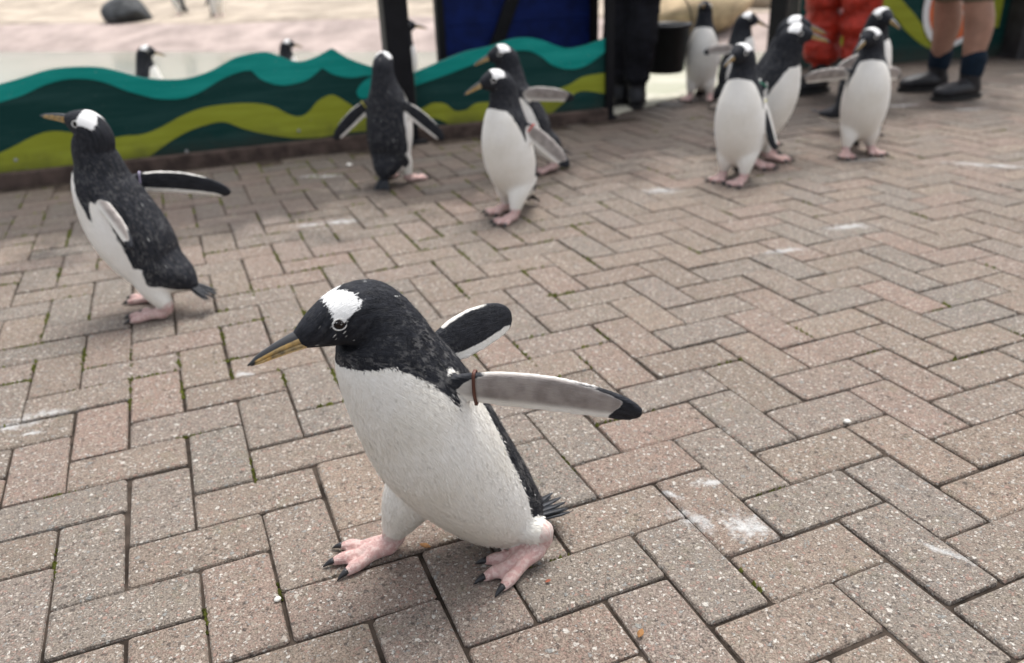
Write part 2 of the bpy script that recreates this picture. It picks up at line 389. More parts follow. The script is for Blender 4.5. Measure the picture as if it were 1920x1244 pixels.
terrain('cream_terrace', [(.93, .10), (.97, .175), (1.06, .19), (1.6, .20), (2.6, .25), (3.4, .40), (4.6, .60), (6.6, 1.2), (9, 2.0)], M_cream, .05, seed=5)
# stone threshold at the opening
oa = math.atan2(*(OP1 - OP0)[::-1]); ol = float(np.linalg.norm(OP1 - OP0))
th = box('threshold', .0, ol, -.05, .07, -.35, .010, M_stone, None, .006); th.location = (OP0[0], OP0[1], 0); th.rotation_euler.z = oa
tag(th, kind='structure')
# right-hand fence with its round sign, dark gate post
FD2 = (RF1 - RF0) / np.linalg.norm(RF1 - RF0); FN2 = np.array([FD2[1], -FD2[0], 0]); yaw2 = math.atan2(FD2[1], FD2[0])
FDp, FNp = FD2, FN2
r = empty('wave_fence', (RF0[0], RF0[1], 0), yaw2); tag(r, 'dark green fence with olive wave and orange sign behind the bare legs', 'fence', 'wave fence panels')
P2 = RF0.copy()
u1 = pxline([(1890, 60)], P2, sm=False)[0][0]
tp = [(0, .82), (u1 * .3, .88), (u1 * .6, .8), (u1, .86)]; tp = [tuple(q) for q in smooth_line(tp, 8)]
bt = [(0, -.02), (u1, -.02)]
strip('board', tp, bt, .018, 0, M_green, r)
strip('teal_wave', tp, [(u, z - .13) for u, z in tp], -.0002, -.003, M_teal, r)
oy = pxline([(1500, 30), (1560, 52), (1600, 44), (1630, 10), (1650, -12), (1680, -8), (1710, 22), (1735, 52), (1765, 62), (1800, 45), (1840, 10), (1870, -20), (1888, -30)], P2)
ol_ = pxline([(1500, 80), (1560, 100), (1600, 60), (1625, 36), (1650, 22), (1675, 30), (1700, 60), (1735, 88), (1765, 94), (1800, 82), (1840, 55), (1870, 52), (1888, 60)], P2)
strip('olive_wave', oy, ol_, -.0002, -.003, M_olive, r)
# rounded sign: white plate, orange egg and pale lettering marks
sg = empty('round_sign', (RF0[0], RF0[1], 0), yaw2); tag(sg, 'rounded white and orange sign on the green fence behind the bare legs', 'sign')
c_ = pxline([(1788, 12)], P2, sm=False)[0]
def disc(name, cx, cz, rx, rz, y0, y1, mat, n=40):
    V = [(cx + rx * math.cos(2 * math.pi * i / n), y, cz + rz * math.sin(2 * math.pi * i / n)) for y in (y0, y1) for i in range(n)]
    return link(name, mesh(name, V, [tuple(range(n)), tuple(range(2 * n - 1, n - 1, -1))] + [(i, i + n, (i + 1) % n + n, (i + 1) % n) for i in range(n)]), mat, sg)
disc('plate', c_[0], c_[1], .225, .27, -.012, -.0045, M_white)
disc('orange_field', c_[0] + .005, c_[1] - .005, .185, .225, -.0150, -.0118, M_orange)
M_palemark = simple('pale_print', (.72, .5, .4), .6, .05)
for k, (dx, dz, ww) in enumerate(((-.06, .02, .07), (-.05, -.045, .05), (.05, .02, .06), (.05, -.045, .07))):
    box('pale_mark', c_[0] + dx - ww / 2, c_[0] + dx + ww / 2, -.0175, -.0148, c_[1] + dz - .012, c_[1] + dz + .012, M_palemark, sg, .001)
gq = gp(1452, 128)
M_char = simple('charcoal_timber', (.028, .027, .028), .7, .35, 10, .3, .3, 60)
gpst = empty('gate_post', (gq[0], gq[1], 0), oa); tag(gpst, 'broad charcoal gate post behind the penguins looking right', 'post', 'dark posts along the fence')
box('shaft', -.03, .05, -.06, .06, -.06, 2.2, M_black, gpst, .006); box('cladding', .052, .20, -.045, .05, -.02, 2.1, M_char, gpst, .006)
q = gp(1908, 108)
e_ = empty('fence_post', (q[0], q[1], 0), yaw2); tag(e_, 'wide dark grey post at the right end of the fence with the sign', 'post', 'dark posts along the fence')
box('shaft', -.075, .30, -.09, .09, -.06, 2.2, M_char, e_, .01); box('base_plate', -.09, .33, -.105, .105, -.02, .02, M_char, e_, .004)

# ================================================================== penguins
def penguin_mat():
    m = NT('penguin_plumage')
    su, tu = m.attr('su'), m.attr('tu')
    uv = m.n('CombineXYZ', {0: su, 1: tu}).outputs[0]
    st = m.n('Mapping', {'Vector': uv, 'Scale': (110, 620, 1)}).outputs[0]
    streak = m.noise(st, 1, 4, .65)
    st2 = m.n('Mapping', {'Vector': uv, 'Scale': (38, 150, 1)}).outputs[0]
    streak2 = m.noise(st2, 1, 3, .6)
    oc = m.objco()
    wob = m.math('ADD', m.math('MULTIPLY', m.math('SUBTRACT', streak, .5), .014), m.math('MULTIPLY', m.math('SUBTRACT', streak2, .5), .010))
    fl = m.attr('flip')
    wob = m.math('MULTIPLY', wob, m.math('SUBTRACT', 1.0, m.math('MULTIPLY', fl, .72)))
    blk = m.step(m.math('ADD', m.attr('blk'), wob), -.0012, .0012)
    cap = m.step(m.math('ADD', m.attr('cap'), m.math('ADD', m.math('MULTIPLY', wob, .75), m.math('MULTIPLY', m.math('SUBTRACT', m.noise(oc, 330, 2), .5), .006))), -.0008, .0008)
    # whites
    big = m.noise(oc, 11, 3)
    white = m.mix(m.step(big, .35, .7), (.92, .90, .855), (.85, .82, .755))
    white = m.mix(m.math('MULTIPLY', m.step(streak, .35, .75), .36), white, (.56, .52, .45))
    white = m.mix(m.math('MULTIPLY', m.attr('buff'), .75), white, (.55, .49, .38))  # warm beige shade of the underside painted into the white
    # blacks: bluish slate feathers with pale tips
    dark = m.mix(m.step(streak2, .3, .7), (.008, .009, .0125), (.024, .026, .033))
    vor = m.n('TexVoronoi', {'Vector': m.n('Mapping', {'Vector': uv, 'Scale': (150, 210, 1)}).outputs[0], 'Scale': 1.0})
    tips = m.math('MULTIPLY', m.step(vor.outputs['Distance'], .42, .70), m.step(m.noise(oc, 60, 3, .6), .38, .66))
    tips = m.math('MULTIPLY', tips, m.math('MULTIPLY', m.attr('tip'), .60))
    dark = m.mix(tips, dark, (.21, .205, .20))
    dark = m.mix(m.math('MULTIPLY', m.step(streak, .5, .8), .35), dark, (.075, .075, .08))
    v2 = m.n('TexVoronoi', {'Vector': m.n('Mapping', {'Vector': uv, 'Scale': (62, 300, 1)}).outputs[0], 'Scale': 1.0})
    sc = m.n('SeparateColor', {0: v2.outputs['Color']})
    fk = m.math('MULTIPLY', m.step(v2.outputs['Distance'], .26, .12), m.step(m.math('ADD', sc.outputs[0], m.attr('fleck')), .98, 1.02))
    dark = m.mix(fk, dark, (.70, .70, .68))
    c = m.mix(blk, white, dark)
    c = m.mix(cap, c, m.mix(m.math('MULTIPLY', m.step(streak, .45, .8), .25), (.82, .815, .80), (.55, .55, .54)))
    g = m.attr('grey')
    gcol = m.mix(m.step(m.noise(oc, 45, 3), .3, .7), (.23, .20, .185), (.36, .32, .295))
    c = m.mix(m.math('MULTIPLY', g, m.math('SUBTRACT', 1.0, blk)), c, gcol)
    pk = m.attr('pink')
    wr = m.noise(oc, 150, 3, .6)
    pcol = m.mix(m.step(wr, .42, .60), (.70, .42, .385), (.83, .61, .56))
    pcol = m.mix(m.math('MULTIPLY', m.step(m.noise(oc, 40, 4, .6), .5, .7), .4), pcol, (.74, .58, .52))
    pcol = m.mix(m.math('MULTIPLY', m.attr('buff'), .8), pcol, (.72, .44, .41))
    pks = m.step(m.math('ADD', pk, m.math('MULTIPLY', m.math('SUBTRACT', streak, .5), .5)), .4, .6)
    c = m.mix(pks, c, pcol)
    vv = m.n('TexVoronoi', {'Vector': oc, 'Scale': 420.0}, feature='DISTANCE_TO_EDGE')
    skin = m.math('MULTIPLY', m.math('ADD', m.math('MULTIPLY', wr, 1.2), m.step(vv.outputs['Distance'], 0, .22)), 1.1)
    h = m.math('ADD', m.math('MULTIPLY', streak, m.math('SUBTRACT', 1.0, pks)), m.math('MULTIPLY', skin, pks))
    h = m.math('ADD', h, m.math('MULTIPLY', streak2, .6))
    m.bump(h, .75, .0022)
    rough = m.math('SUBTRACT', .72, m.math('MULTIPLY', fl, .22))
    return m.out(c, m.math('SUBTRACT', rough, m.math('MULTIPLY', pks, .30)), m.math('ADD', .18, m.math('MULTIPLY', pks, .25)))
M_plum = penguin_mat()
def beak_mat():
    m = NT('beak_horn'); bk = m.attr('bk'); oc = m.objco()
    n = m.noise(oc, 120, 3)
    f = m.step(m.math('ADD', bk, m.math('MULTIPLY', m.math('SUBTRACT', n, .5), .15)), -.06, .06)
    org = m.mix(m.step(m.noise(oc, 60, 3), .3, .7), (.66, .40, .11), (.70, .52, .25))
    m.bump(n, .15, .001)
    return m.out(m.mix(f, org, (.022, .022, .024)), .38, .5)
M_beak = beak_mat()
M_eye = simple('eye_brown', (.010, .006, .005), .22, .3, 80, spec=.25)
M_ring = simple('eye_ring', (.72, .71, .68), .6, .1, 200)
M_claw = simple('claw_horn', (.02, .02, .022), .38, .4, 120, .2)
M_tail = simple('tail_feather', (.016, .018, .023), .5, .5, 90, .4, .4, 300)
BANDS = {k: simple('band_' + k, c, .5, .15, 60) for k, c in (('brown', (.10, .035, .022)), ('red', (.55, .05, .03)), ('yellow', (.45, .42, .07)), ('green', (.02, .25, .14)), ('lilac', (.45, .40, .55)))}

def crom(P, k):
    """Catmull-Rom through rows of P at float index k"""
    n = len(P); i = min(max(int(math.floor(k)), 0), n - 2); t = k - i
    a, b, c, d = P[max(i - 1, 0)], P[i], P[i + 1], P[min(i + 2, n - 1)]
    return .5 * (2 * b + (c - a) * t + (2 * a - 5 * b + 4 * c - d) * t * t + (3 * b - a - 3 * c + d) * t ** 3)
class Src:
    """closed source shells with per-vertex plumage fields, to be fused into one skin"""
    F_ = ('blk', 'cap', 'grey', 'pink', 'su', 'tu', 'tip', 'fleck', 'flip', 'buff', 'sm')
    def __init__(s): s.V, s.F, s.A = [], [], []
    def shell(s, rings, A, cap=True):
        n0 = len(s.V); nr, nt_ = len(rings), len(rings[0])
        for r, a in zip(rings, A):
            for v, x in zip(r, a): s.V.append(tuple(v)); s.A.append([x.get(f, 0.0) for f in s.F_])
        for i in range(nr - 1):
            for j in range(nt_): s.F.append((n0 + i * nt_ + j, n0 + i * nt_ + (j + 1) % nt_, n0 + (i + 1) * nt_ + (j + 1) % nt_, n0 + (i + 1) * nt_ + j))
        s.F.append(tuple(n0 + j for j in range(nt_))[::-1]); s.F.append(tuple(n0 + (nr - 1) * nt_ + j for j in range(nt_)))
    def tube(s, pts, rad, att, n=12, sub=5, dirs=False):
        pts = np.array(pts, float); rad = np.array(rad, float); rings, A = [], []
        ks = np.linspace(0, len(pts) - 1, (len(pts) - 1) * sub + 1)
        # round the ends
        C = [crom(pts, k) for k in ks]; rr = [float(crom(rad[:, None], k)[0]) for k in ks]
        T0 = (C[0] - C[1]) / np.linalg.norm(C[0] - C[1]); T1 = (C[-1] - C[-2]) / np.linalg.norm(C[-1] - C[-2])
        C = [C[0] + T0 * rr[0] * .92, C[0] + T0 * rr[0] * .6] + C + [C[-1] + T1 * rr[-1] * .6, C[-1] + T1 * rr[-1] * .92]
        rr = [rr[0] * .35, rr[0] * .8] + rr + [rr[-1] * .8, rr[-1] * .35]
        up = np.array([.13, .31, .94])
        for i in range(len(C)):
            T = C[min(i + 1, len(C) - 1)] - C[max(i - 1, 0)]; T = T / np.linalg.norm(T)
            X = np.cross(up, T); 
            if np.linalg.norm(X) < .05: X = np.cross([1, 0, 0], T)
            X /= np.linalg.norm(X); Y = np.cross(T, X)
            th = np.linspace(0, 2 * math.pi, n, endpoint=False)
            rings.append([C[i] + rr[i] * (math.cos(t) * X + math.sin(t) * Y) for t in th])
            f = min(max((i - 2) / max(1, len(C) - 5), 0), 1)
            A.append([dict(att(f, math.cos(t) * X + math.sin(t) * Y) if dirs else att(f, t), su=f * .12, tu=t * rr[i]) for t in th])
        s.shell(rings, A)

def fuse(src, voxel, smooth_it, name='body'):
    V = np.array(src.V); me = mesh('src', V, src.F)
    bm = bmesh.new(); bm.from_mesh(me); bmesh.ops.triangulate(bm, faces=bm.faces); 
    tris = [tuple(v.index for v in f.verts) for f in bm.faces]
    bm.to_mesh(me); bm.free()
    ob = bpy.data.objects.new('src', me); col.objects.link(ob)
    md = ob.modifiers.new('r', 'REMESH'); md.mode = 'VOXEL'; md.voxel_size = voxel; md.adaptivity = 0
    md2 = ob.modifiers.new('s', 'SMOOTH'); md2.factor = .5; md2.iterations = smooth_it
    dg = bpy.context.evaluated_depsgraph_get()
    out = bpy.data.meshes.new_from_object(ob.evaluated_get(dg)); out.name = name
    bpy.data.objects.remove(ob)
    nv = len(out.vertices); co = np.empty(nv * 3); out.vertices.foreach_get('co', co); co = co.reshape(-1, 3)
    bvh = BVHTree.FromPolygons([Vector(v) for v in V], tris)
    T = np.array(tris); A = np.array(src.A)
    idx = np.zeros(nv, int); hit = np.zeros((nv, 3))
    for i in range(nv):
        r = bvh.find_nearest(Vector(co[i])); idx[i] = r[2]; hit[i] = r[0]
    a, b, c = V[T[idx, 0]], V[T[idx, 1]], V[T[idx, 2]]
    v0, v1, v2 = b - a, c - a, hit - a
    d00, d01, d11 = (v0 * v0).sum(1), (v0 * v1).sum(1), (v1 * v1).sum(1); d20, d21 = (v2 * v0).sum(1), (v2 * v1).sum(1)
    den = d00 * d11 - d01 * d01; den[np.abs(den) < 1e-18] = 1e-18
    bv = np.clip((d11 * d20 - d01 * d21) / den, 0, 1); bw = np.clip((d00 * d21 - d01 * d20) / den, 0, 1); bu_ = np.clip(1 - bv - bw, 0, 1)
    W = A[T[idx, 0]] * bu_[:, None] + A[T[idx, 1]] * bv[:, None] + A[T[idx, 2]] * bw[:, None]
    ne = len(out.edges); ed = np.empty(ne * 2, int); out.edges.foreach_get('vertices', ed); ed = ed.reshape(-1, 2)
    cols = [i for i, f in enumerate(Src.F_) if f not in ('su', 'tu')]
    for _ in range(2):
        acc = W[:, cols].copy(); cnt = np.ones(nv)
        np.add.at(acc, ed[:, 0], W[ed[:, 1]][:, cols]); np.add.at(acc, ed[:, 1], W[ed[:, 0]][:, cols]); np.add.at(cnt, ed[:, 0], 1); np.add.at(cnt, ed[:, 1], 1)
        W[:, cols] = acc / cnt[:, None]
    ws = W[:, Src.F_.index('sm')]
    if ws.max() > .01:
        for _ in range(5):
            acc = np.bincount(ed[:, 0], ws[ed[:, 1]], nv) + np.bincount(ed[:, 1], ws[ed[:, 0]], nv); cnt = np.bincount(ed.ravel(), minlength=nv); ws = .5 * ws + .5 * acc / np.maximum(cnt, 1)
        cnt = np.maximum(np.bincount(ed.ravel(), minlength=nv), 1)
        for _ in range(int(.085 / voxel)):
            for q in range(3):
                acc = (np.bincount(ed[:, 0], co[ed[:, 1], q], nv) + np.bincount(ed[:, 1], co[ed[:, 0], q], nv)) / cnt
                co[:, q] += .5 * ws * (acc - co[:, q])
        out.vertices.foreach_set('co', co.ravel()); out.update()
    for i, f in enumerate(Src.F_):
        t = out.attributes.new(f, 'FLOAT', 'POINT'); t.data.foreach_set('value', W[:, i])
    out.materials.clear(); out.materials.append(M_plum)
    return out

def feather_coat(root, me, S):
    nv = len(me.vertices); co = np.empty(nv * 3); me.vertices.foreach_get('co', co); co = co.reshape(-1, 3)
    nr = np.empty(nv * 3); me.vertices.foreach_get('normal', nr); nr = nr.reshape(-1, 3)
    A = {}
    for f in Src.F_:
        a = np.empty(nv); me.attributes[f].data.foreach_get('value', a); A[f] = a
    ks = np.linspace(0, 10.6, 90); C = np.array([crom(S, k)[:3] for k in ks]); T = np.gradient(C, axis=0); T /= np.linalg.norm(T, axis=1)[:, None]
    near = np.array([np.argmin(((C - p) ** 2).sum(1)) for p in co])
    r = np.random.RandomState(4)
    keep = np.where((A['pink'] < .25) & (A['flip'] < .4) & (near < 84))[0]; keep = np.r_[keep, keep[r.rand(len(keep)) < .35]]
    n = len(keep); p = co[keep] + r.normal(0, .0012, (n, 3)); N = nr[keep]
    fl = -T[near[keep]] + r.normal(0, .16, (n, 3)); fl -= N * (fl * N).sum(1)[:, None]; fl /= np.linalg.norm(fl, axis=1)[:, None]
    kk = ks[near[keep]]; ln = np.interp(kk, [0, 1, 5, 7.5, 9, 10.5], [.0085, .0075, .0048, .0034, .0024, .0014]) * r.uniform(.6, 1.2, n); wd = ln * .11 + .0002
    d = fl + N * r.uniform(.03, .17, n)[:, None]; d /= np.linalg.norm(d, axis=1)[:, None]; sd_ = np.cross(d, N)
    sd_ /= np.linalg.norm(sd_, axis=1)[:, None]
    b0 = p - N * .0006
    V = np.stack([b0 - sd_ * wd[:, None], b0 + sd_ * wd[:, None], b0 + d * ln[:, None]], 1).reshape(-1, 3)
    m2 = bpy.data.meshes.new('feathers'); m2.vertices.add(3 * n); m2.vertices.foreach_set('co', V.ravel()); m2.loops.add(3 * n); m2.loops.foreach_set('vertex_index', np.arange(3 * n))
    m2.polygons.add(n); m2.polygons.foreach_set('loop_start', np.arange(0, 3 * n, 3)); m2.update(calc_edges=True)
    for f in Src.F_:
        t = m2.attributes.new(f, 'FLOAT', 'POINT'); t.data.foreach_set('value', np.repeat(A[f][keep], 3))
    m2.polygons.foreach_set('use_smooth', [True] * n)
    nn = N + r.normal(0, .12, (n, 3)); nn /= np.linalg.norm(nn, axis=1)[:, None]
    m2.normals_split_custom_set_from_vertices([tuple(v) for v in np.repeat(nn, 3, 0)])
    o = link('feathers', m2, M_plum, root); o['kind'] = 'stuff'

# rest posture: x forward, z up, lateral and dorso-ventral radius; 12 stations from tail root to bill base
REST = np.array([
    (-.092, .036, .012, .010), (-.068, .066, .047, .037), (-.026, .110, .074, .064), (-.006, .176, .086, .080), (.006, .250, .083, .078), (.006, .315, .069, .066),
    (.003, .362, .050, .052), (.004, .395, .041, .045), (.013, .422, .0375, .043), (.035, .437, .0345, .0375), (.060, .434, .024, .026), (.082, .427, .011, .012)])
def th_b(k): return R(np.interp(k, [0, 1, 2, 3, 4, 4.6, 5, 5.5], [120, 112, 94, 76, 72, 80, 102, 128]))
def k_t(th): return np.interp(math.degrees(th), [80, 100, 130, 180], [4.9, 5.25, 5.72, 5.95])
def cap_f(k, th):
    d = math.degrees(th)
    kc = np.interp(d, [0, 30, 55, 75], [9.22, 9.04, 8.95, 9.27]); hw = np.interp(d, [0, 20, 40, 58, 70, 82, 94], [.0065, .009, .0120, .0120, .0080, .0045, -.03])
    return hw - abs(k - kc) * .027
def penguin(name, loc, heading, label, spine=None, lean=0.0, neck=0.0, pitch=0.0, yaw=0.0, twist=0.0, scale=1.0, feet=None, flip=None, band=None, bandside=1,
            voxel=.0042, smooth_it=5, group=None, fat=1.0, tail_pitch=0.0, fleck=.0, detail=False, tail_up=.0, eyek=9.42, bill=1.0, beak_drop=0.0, hipk=(2.1, 2.1), legr=(1.0, 1.0), legdark=True, hipy=(.034, .034)):
    root = empty(name, loc, R(heading)); tag(root, label, 'penguin', group)
    if spine is None:
        S = REST.copy()
        S = np.c_[S[:, 0], np.zeros(12), S[:, 1], S[:, 2] * fat, S[:, 3] * fat]
        yaws = np.zeros(12)
        c, s_ = math.cos(R(lean)), math.sin(R(lean)); piv = np.array([0, 0, .11])
        for i in range(12):
            v = S[i, :3] - piv; S[i, :3] = piv + np.array([v[0] * c + v[2] * s_, v[1], -v[0] * s_ + v[2] * c])
        def rotp(i0, p, a):
            c, s_ = math.cos(a), math.sin(a)
            for i in range(i0, 12):
                v = S[i, :3] - p; S[i, :3] = p + np.array([v[0] * c + v[2] * s_, v[1], -v[0] * s_ + v[2] * c])
        rotp(6, S[5, :3].copy(), R(-lean * .55 + neck)); rotp(8, S[7, :3].copy(), R(-lean * .45 - neck + pitch))
        if tail_up: 
            S[0, 0] -= tail_up; S[0, 2] += tail_up * .6
        for i in range(12):
            f = np.interp(i, [5, 8, 11], [0, 1, 1]); yaws[i] = R(yaw) * f
            q = S[7, :3]; a = R(yaw) * (1 if i >= 8 else 0); v = S[i, :3] - q
            if i >= 8: S[i, :3] = q + np.array([v[0] * math.cos(a) - v[1] * math.sin(a), v[0] * math.sin(a) + v[1] * math.cos(a), v[2]])
        S *= scale
    else:
        S, yaws = spine
    yaws = yaws + np.interp(np.arange(12), [0, 2, 5, 8], [R(twist) * .6, R(twist), R(twist), 0])
    src = Src(); sc = scale
    NS, NT_ = 120, 72
    def frame(k):
        C = crom(S, k); T = crom(S, min(k + .08, 11)) - crom(S, max(k - .08, 0)); T = T[:3] / np.linalg.norm(T[:3])
        a = float(crom(yaws[:, None], k)[0]); L = np.array([-math.sin(a), math.cos(a), 0]); L = L - T * (L @ T); L /= np.linalg.norm(L)
        return C, T, L, np.cross(T, L)
    def surf(k, th, inset=0.0):
        C, T, L, D = frame(k); rd = C[4] * (1.0 if math.cos(th) > 0 else 1.06)
        return C[:3] + math.cos(th) * (rd - inset) * D + math.sin(th) * (C[3] - inset) * L
    rings, A = [], []
    for i in range(NS):
        k = 11 * i / (NS - 1); C, T, L, D = frame(k); ring, a = [], []
        for j in range(NT_):
            th = 2 * math.pi * j / NT_; ath = min(th, 2 * math.pi - th); rr = max(C[3], .008)
            rd = C[4] * (1.0 if math.cos(th) > 0 else 1.06)
            ring.append(C[:3] + math.cos(th) * rd * D + math.sin(th) * C[3] * L)
            blk = max((k - k_t(ath)) * .048 * sc, (th_b(k) - ath) * rr)
            wedge = min(R(np.interp(k, [4.0, 4.5, 4.85, 5.2], [1, 6, 14, 20])) * rr - abs(ath - R(100)) * rr, (k - 4.05) * .05)
            blk = max(blk, wedge)
            tip = np.interp(k, [0, 2, 4, 6.3, 7.5], [.6, .9, 1, .8, .12]) * (1 if detail else .5)
            fk = (.08 + fleck) * np.interp(k, [7, 8.2, 10.5], [.3, 1, .6]) if k > 7 else .012 + fleck * .4
            pk = 0
            belly_shade = np.interp(k, [1.2, 2.8, 5], [1, .6, .1]) * np.interp(math.degrees(ath), [110, 160], [0, 1])  # painted shade and ground bounce on the downward-facing belly, not a plumage colour
            a.append(dict(blk=blk, cap=cap_f(k, ath) * sc if k > 7.5 else -.02, su=k * .045, tu=ath * max(rr, .02), tip=tip, fleck=fk, buff=belly_shade * .55, sm=np.interp(k, [.9, 1.4, 2.6, 3.2], [0, 1, 1, 0]) * np.interp(math.degrees(ath), [70, 100], [0, 1])))
        rings.append(ring); A.append(a)
    src.shell(rings, A)
    # legs and webbed feet: (heel xyz, foot yaw deg, heel lift)
    if feet is None: feet = [((.012, .052), 14, 0.0), ((.012, -.052), -14, 0.0)]
    claws = []
    wl = lambda f, t: dict(blk=-.03, cap=-.02, buff=.25 * f)
    for side, (hp, fy, lift) in zip((1, -1), feet):
        hp = np.array([hp[0] * (sc if spine is None else 1), hp[1] * (sc if spine is None else 1), 0.0])
        F2 = np.array([math.cos(R(fy)), math.sin(R(fy)), 0]); S2 = np.array([-F2[1], F2[0], 0]); Z = np.array([0, 0, 1.0])
        hip = crom(S, hipk[0 if side > 0 else 1])[:3] + np.array([0, side * hipy[0 if side > 0 else 1] * sc, .005])
        ank = hp - F2 * .004 * sc + Z * (.031 * sc + lift)
        knee = (hip + ank) / 2 + np.array([.012, 0, 0]) * sc
        src.tube([hip, knee, ank + Z * .004], [.046 * sc * legr[0 if side > 0 else 1], .034 * sc * legr[0 if side > 0 else 1], .0185 * sc], lambda f, v: dict(blk=(-v[0] - .25) * .03 - max(0, f - .45) * .12 if legdark else -.03, cap=-.02, tip=.8, buff=.3 * f, sm=np.interp(f, [.55, .95], [1, .15]), pink=np.interp(f, [.93, 1], [0, .5])), n=20, dirs=True)
        pf = lambda f, t: dict(blk=-.03, cap=-.02, pink=1.0)
        heel = hp + Z * (.013 * sc + lift * .75)
        src.tube([ank + Z * .001, ank * .5 + heel * .5 - F2 * .003, heel + F2 * .012 * sc], [.0165 * sc, .0145 * sc, .0135 * sc], pf, n=14)
        tips = []
        for ty, tl in ((24, .072), (0, .080), (-25, .070)):
            d = F2 * math.cos(R(ty)) + S2 * math.sin(R(ty)); e = hp + F2 * .006 * sc
            p = [heel + F2 * .006 * sc + S2 * math.sin(R(ty)) * .012 * sc]
            for q, h in ((.33, .0125), (.58, .0085), (.8, .0085), (1.0, .0062)):
                p.append(e + d * tl * sc * q + Z * (h * sc + lift * .75 * (1 - q) ** 1.5))
            src.tube(p, [x * sc for x in (.0130, .0108, .0082, .0096, .0064)], pf, n=12)
            tips.append((p[-1], d)); claws.append((p[-1], d))
        # web between the toes
        O = heel + F2 * .004 * sc; t0, t1, t2 = (t[0] for t in tips)
        for a_, b_ in ((t0, t1), (t1, t2)):
            up_, dn_ = [], []
            g = []
            for q in np.linspace(0, 1, 8):
                mid = a_ * (1 - q) + b_ * q; reach = 1.0 - .13 * math.sin(math.pi * q)
                g.append([O + (mid - O) * reach * s3 for s3 in np.linspace(.08, 1, 8)])
            zt = lambda v, s3: v * np.array([1, 1, 0]) + Z * (max(v[2] * .78, .0054 * sc))
            rings_, A_ = [], []
            for row in g:
                topv = [zt(v, 0) + Z * .0016 * sc for v in row]; botv = [zt(v, 0) - Z * .0024 * sc for v in row[::-1]]
                rings_.append(topv + botv); A_.append([dict(pf(0, 0), buff=1.0)] * (len(topv) + len(botv)))
            src.shell(rings_, A_)
    # flippers: direction d, trailing-edge direction e (local), length, sabre bend, droop
    if flip is None: flip = [((-.25, .45, -.85), (-.8, -.1, .2)), ((-.25, -.45, -.85), (-.8, .1, .2))]
    bands = []
    for side, fp in zip((1, -1), flip):
        d = np.array(fp[0], float); d /= np.linalg.norm(d); e = np.array(fp[1], float); e -= d * (e @ d); e /= np.linalg.norm(e)
        Lf = (fp[2] if len(fp) > 2 else .185) * sc; bend = fp[3] if len(fp) > 3 else .10; droop = fp[4] if len(fp) > 4 else .06
        nrm = side * np.cross(d, e)
        k0 = 4.85; r0 = surf(k0, side * R(80), .014 * sc)
        if len(fp) > 5 and fp[5] is not None: r0 = np.array(fp[5])
        rings_, A_ = [], []; NU, NV = 34, 15
        for i in range(NU):
            u = i / (NU - 1); ch = float(np.interp(u, [0, .12, .3, .55, .78, .9, .96, 1], [.030, .042, .052, .053, .046, .037, .027, .010])) * sc * (fp[6] if len(fp) > 6 else 1)
            c0 = r0 + d * Lf * u + e * bend * Lf * (u ** 2.4 - .42 * u) - nrm * droop * Lf * u * u
            th_ = (.0065 - .0025 * u) * sc * (1 if u < .97 else .75)
            top, bot, at_, ab_ = [], [], [], []
            for j in range(NV):
                v = j / (NV - 1); x = (v - .42) * ch; t = th_ * (max(.0, 1 - (2 * v - .8) ** 2 * .55) if v < .97 else .4) + .0012 * sc
                if v < .02: t *= .6
                lead, trail = v * ch, (1 - v) * ch
                top.append(c0 + e * x + nrm * t); bot.append(c0 + e * x - nrm * t)
                cm = dict(cap=-.02, su=u * .2, tu=x, flip=1.0, tip=.25 if u < .3 else .05, fleck=-.1)
                at_.append(dict(cm, blk=min(trail - np.interp(u, [0, .2, .85, 1], [.004, .0125, .010, -.002]) * sc, lead - np.interp(u, [0, .2, .75, .95], [-.02, .0032, .0025, -.01]) * sc)))
                tipb = (u - .87) * Lf - .010 * sc * math.cos(v * 3) ; ld = (np.interp(u, [0, .1, .22, .6, 1], [.03, .008, .0004, .0004, .006]) * sc - lead)
                ab_.append(dict(cm, blk=max(tipb, ld), grey=float(np.interp(trail, [.0085 * sc, .0125 * sc], [0, 1]) * np.interp(u, [.02, .2], [.3, 1]))))
            rings_.append(top + bot[::-1]); A_.append(at_ + ab_[::-1])
        src.shell(rings_, A_)
        if band and side == bandside:
            bi = int(.17 * NU); bring = rings_[bi]; C = sum(bring) / len(bring)
            bands.append((bring, C, d))
    link('body', fuse(src, voxel * sc, smooth_it), M_plum, root, True)
    for bring, C, d in bands:
        V, F = [], []; n = len(bring)
        for q, (sh, sg_) in enumerate(((-.0025, 1.10), (-.0025, 1.22), (.0025, 1.22), (.0025, 1.10))):
            for v in bring: 
                r_ = np.asarray(v) - C; V.append(C + r_ * (1.0 + (sg_ - 1) * .12) + (r_ / (np.linalg.norm(r_) + 1e-6)) * .0022 * (sg_ - 1.0) * 6 + d * sh * .8)
        for q in range(4):
            for i in range(n): F.append((q * n + i, q * n + (i + 1) % n, ((q + 1) % 4) * n + (i + 1) % n, ((q + 1) % 4) * n + i))
        link('flipper_band', mesh('flipper_band', V, F), BANDS[band], root, True)
    # beak: two mandibles continuing the head axis
    C, T, L, D = frame(10.55); C2 = frame(11)[0]; bl = .060 * sc * bill; bthick = .92 if detail else .80
    T = frame(11)[1]; T = T - D * beak_drop; T /= np.linalg.norm(T); D = np.cross(T, L)
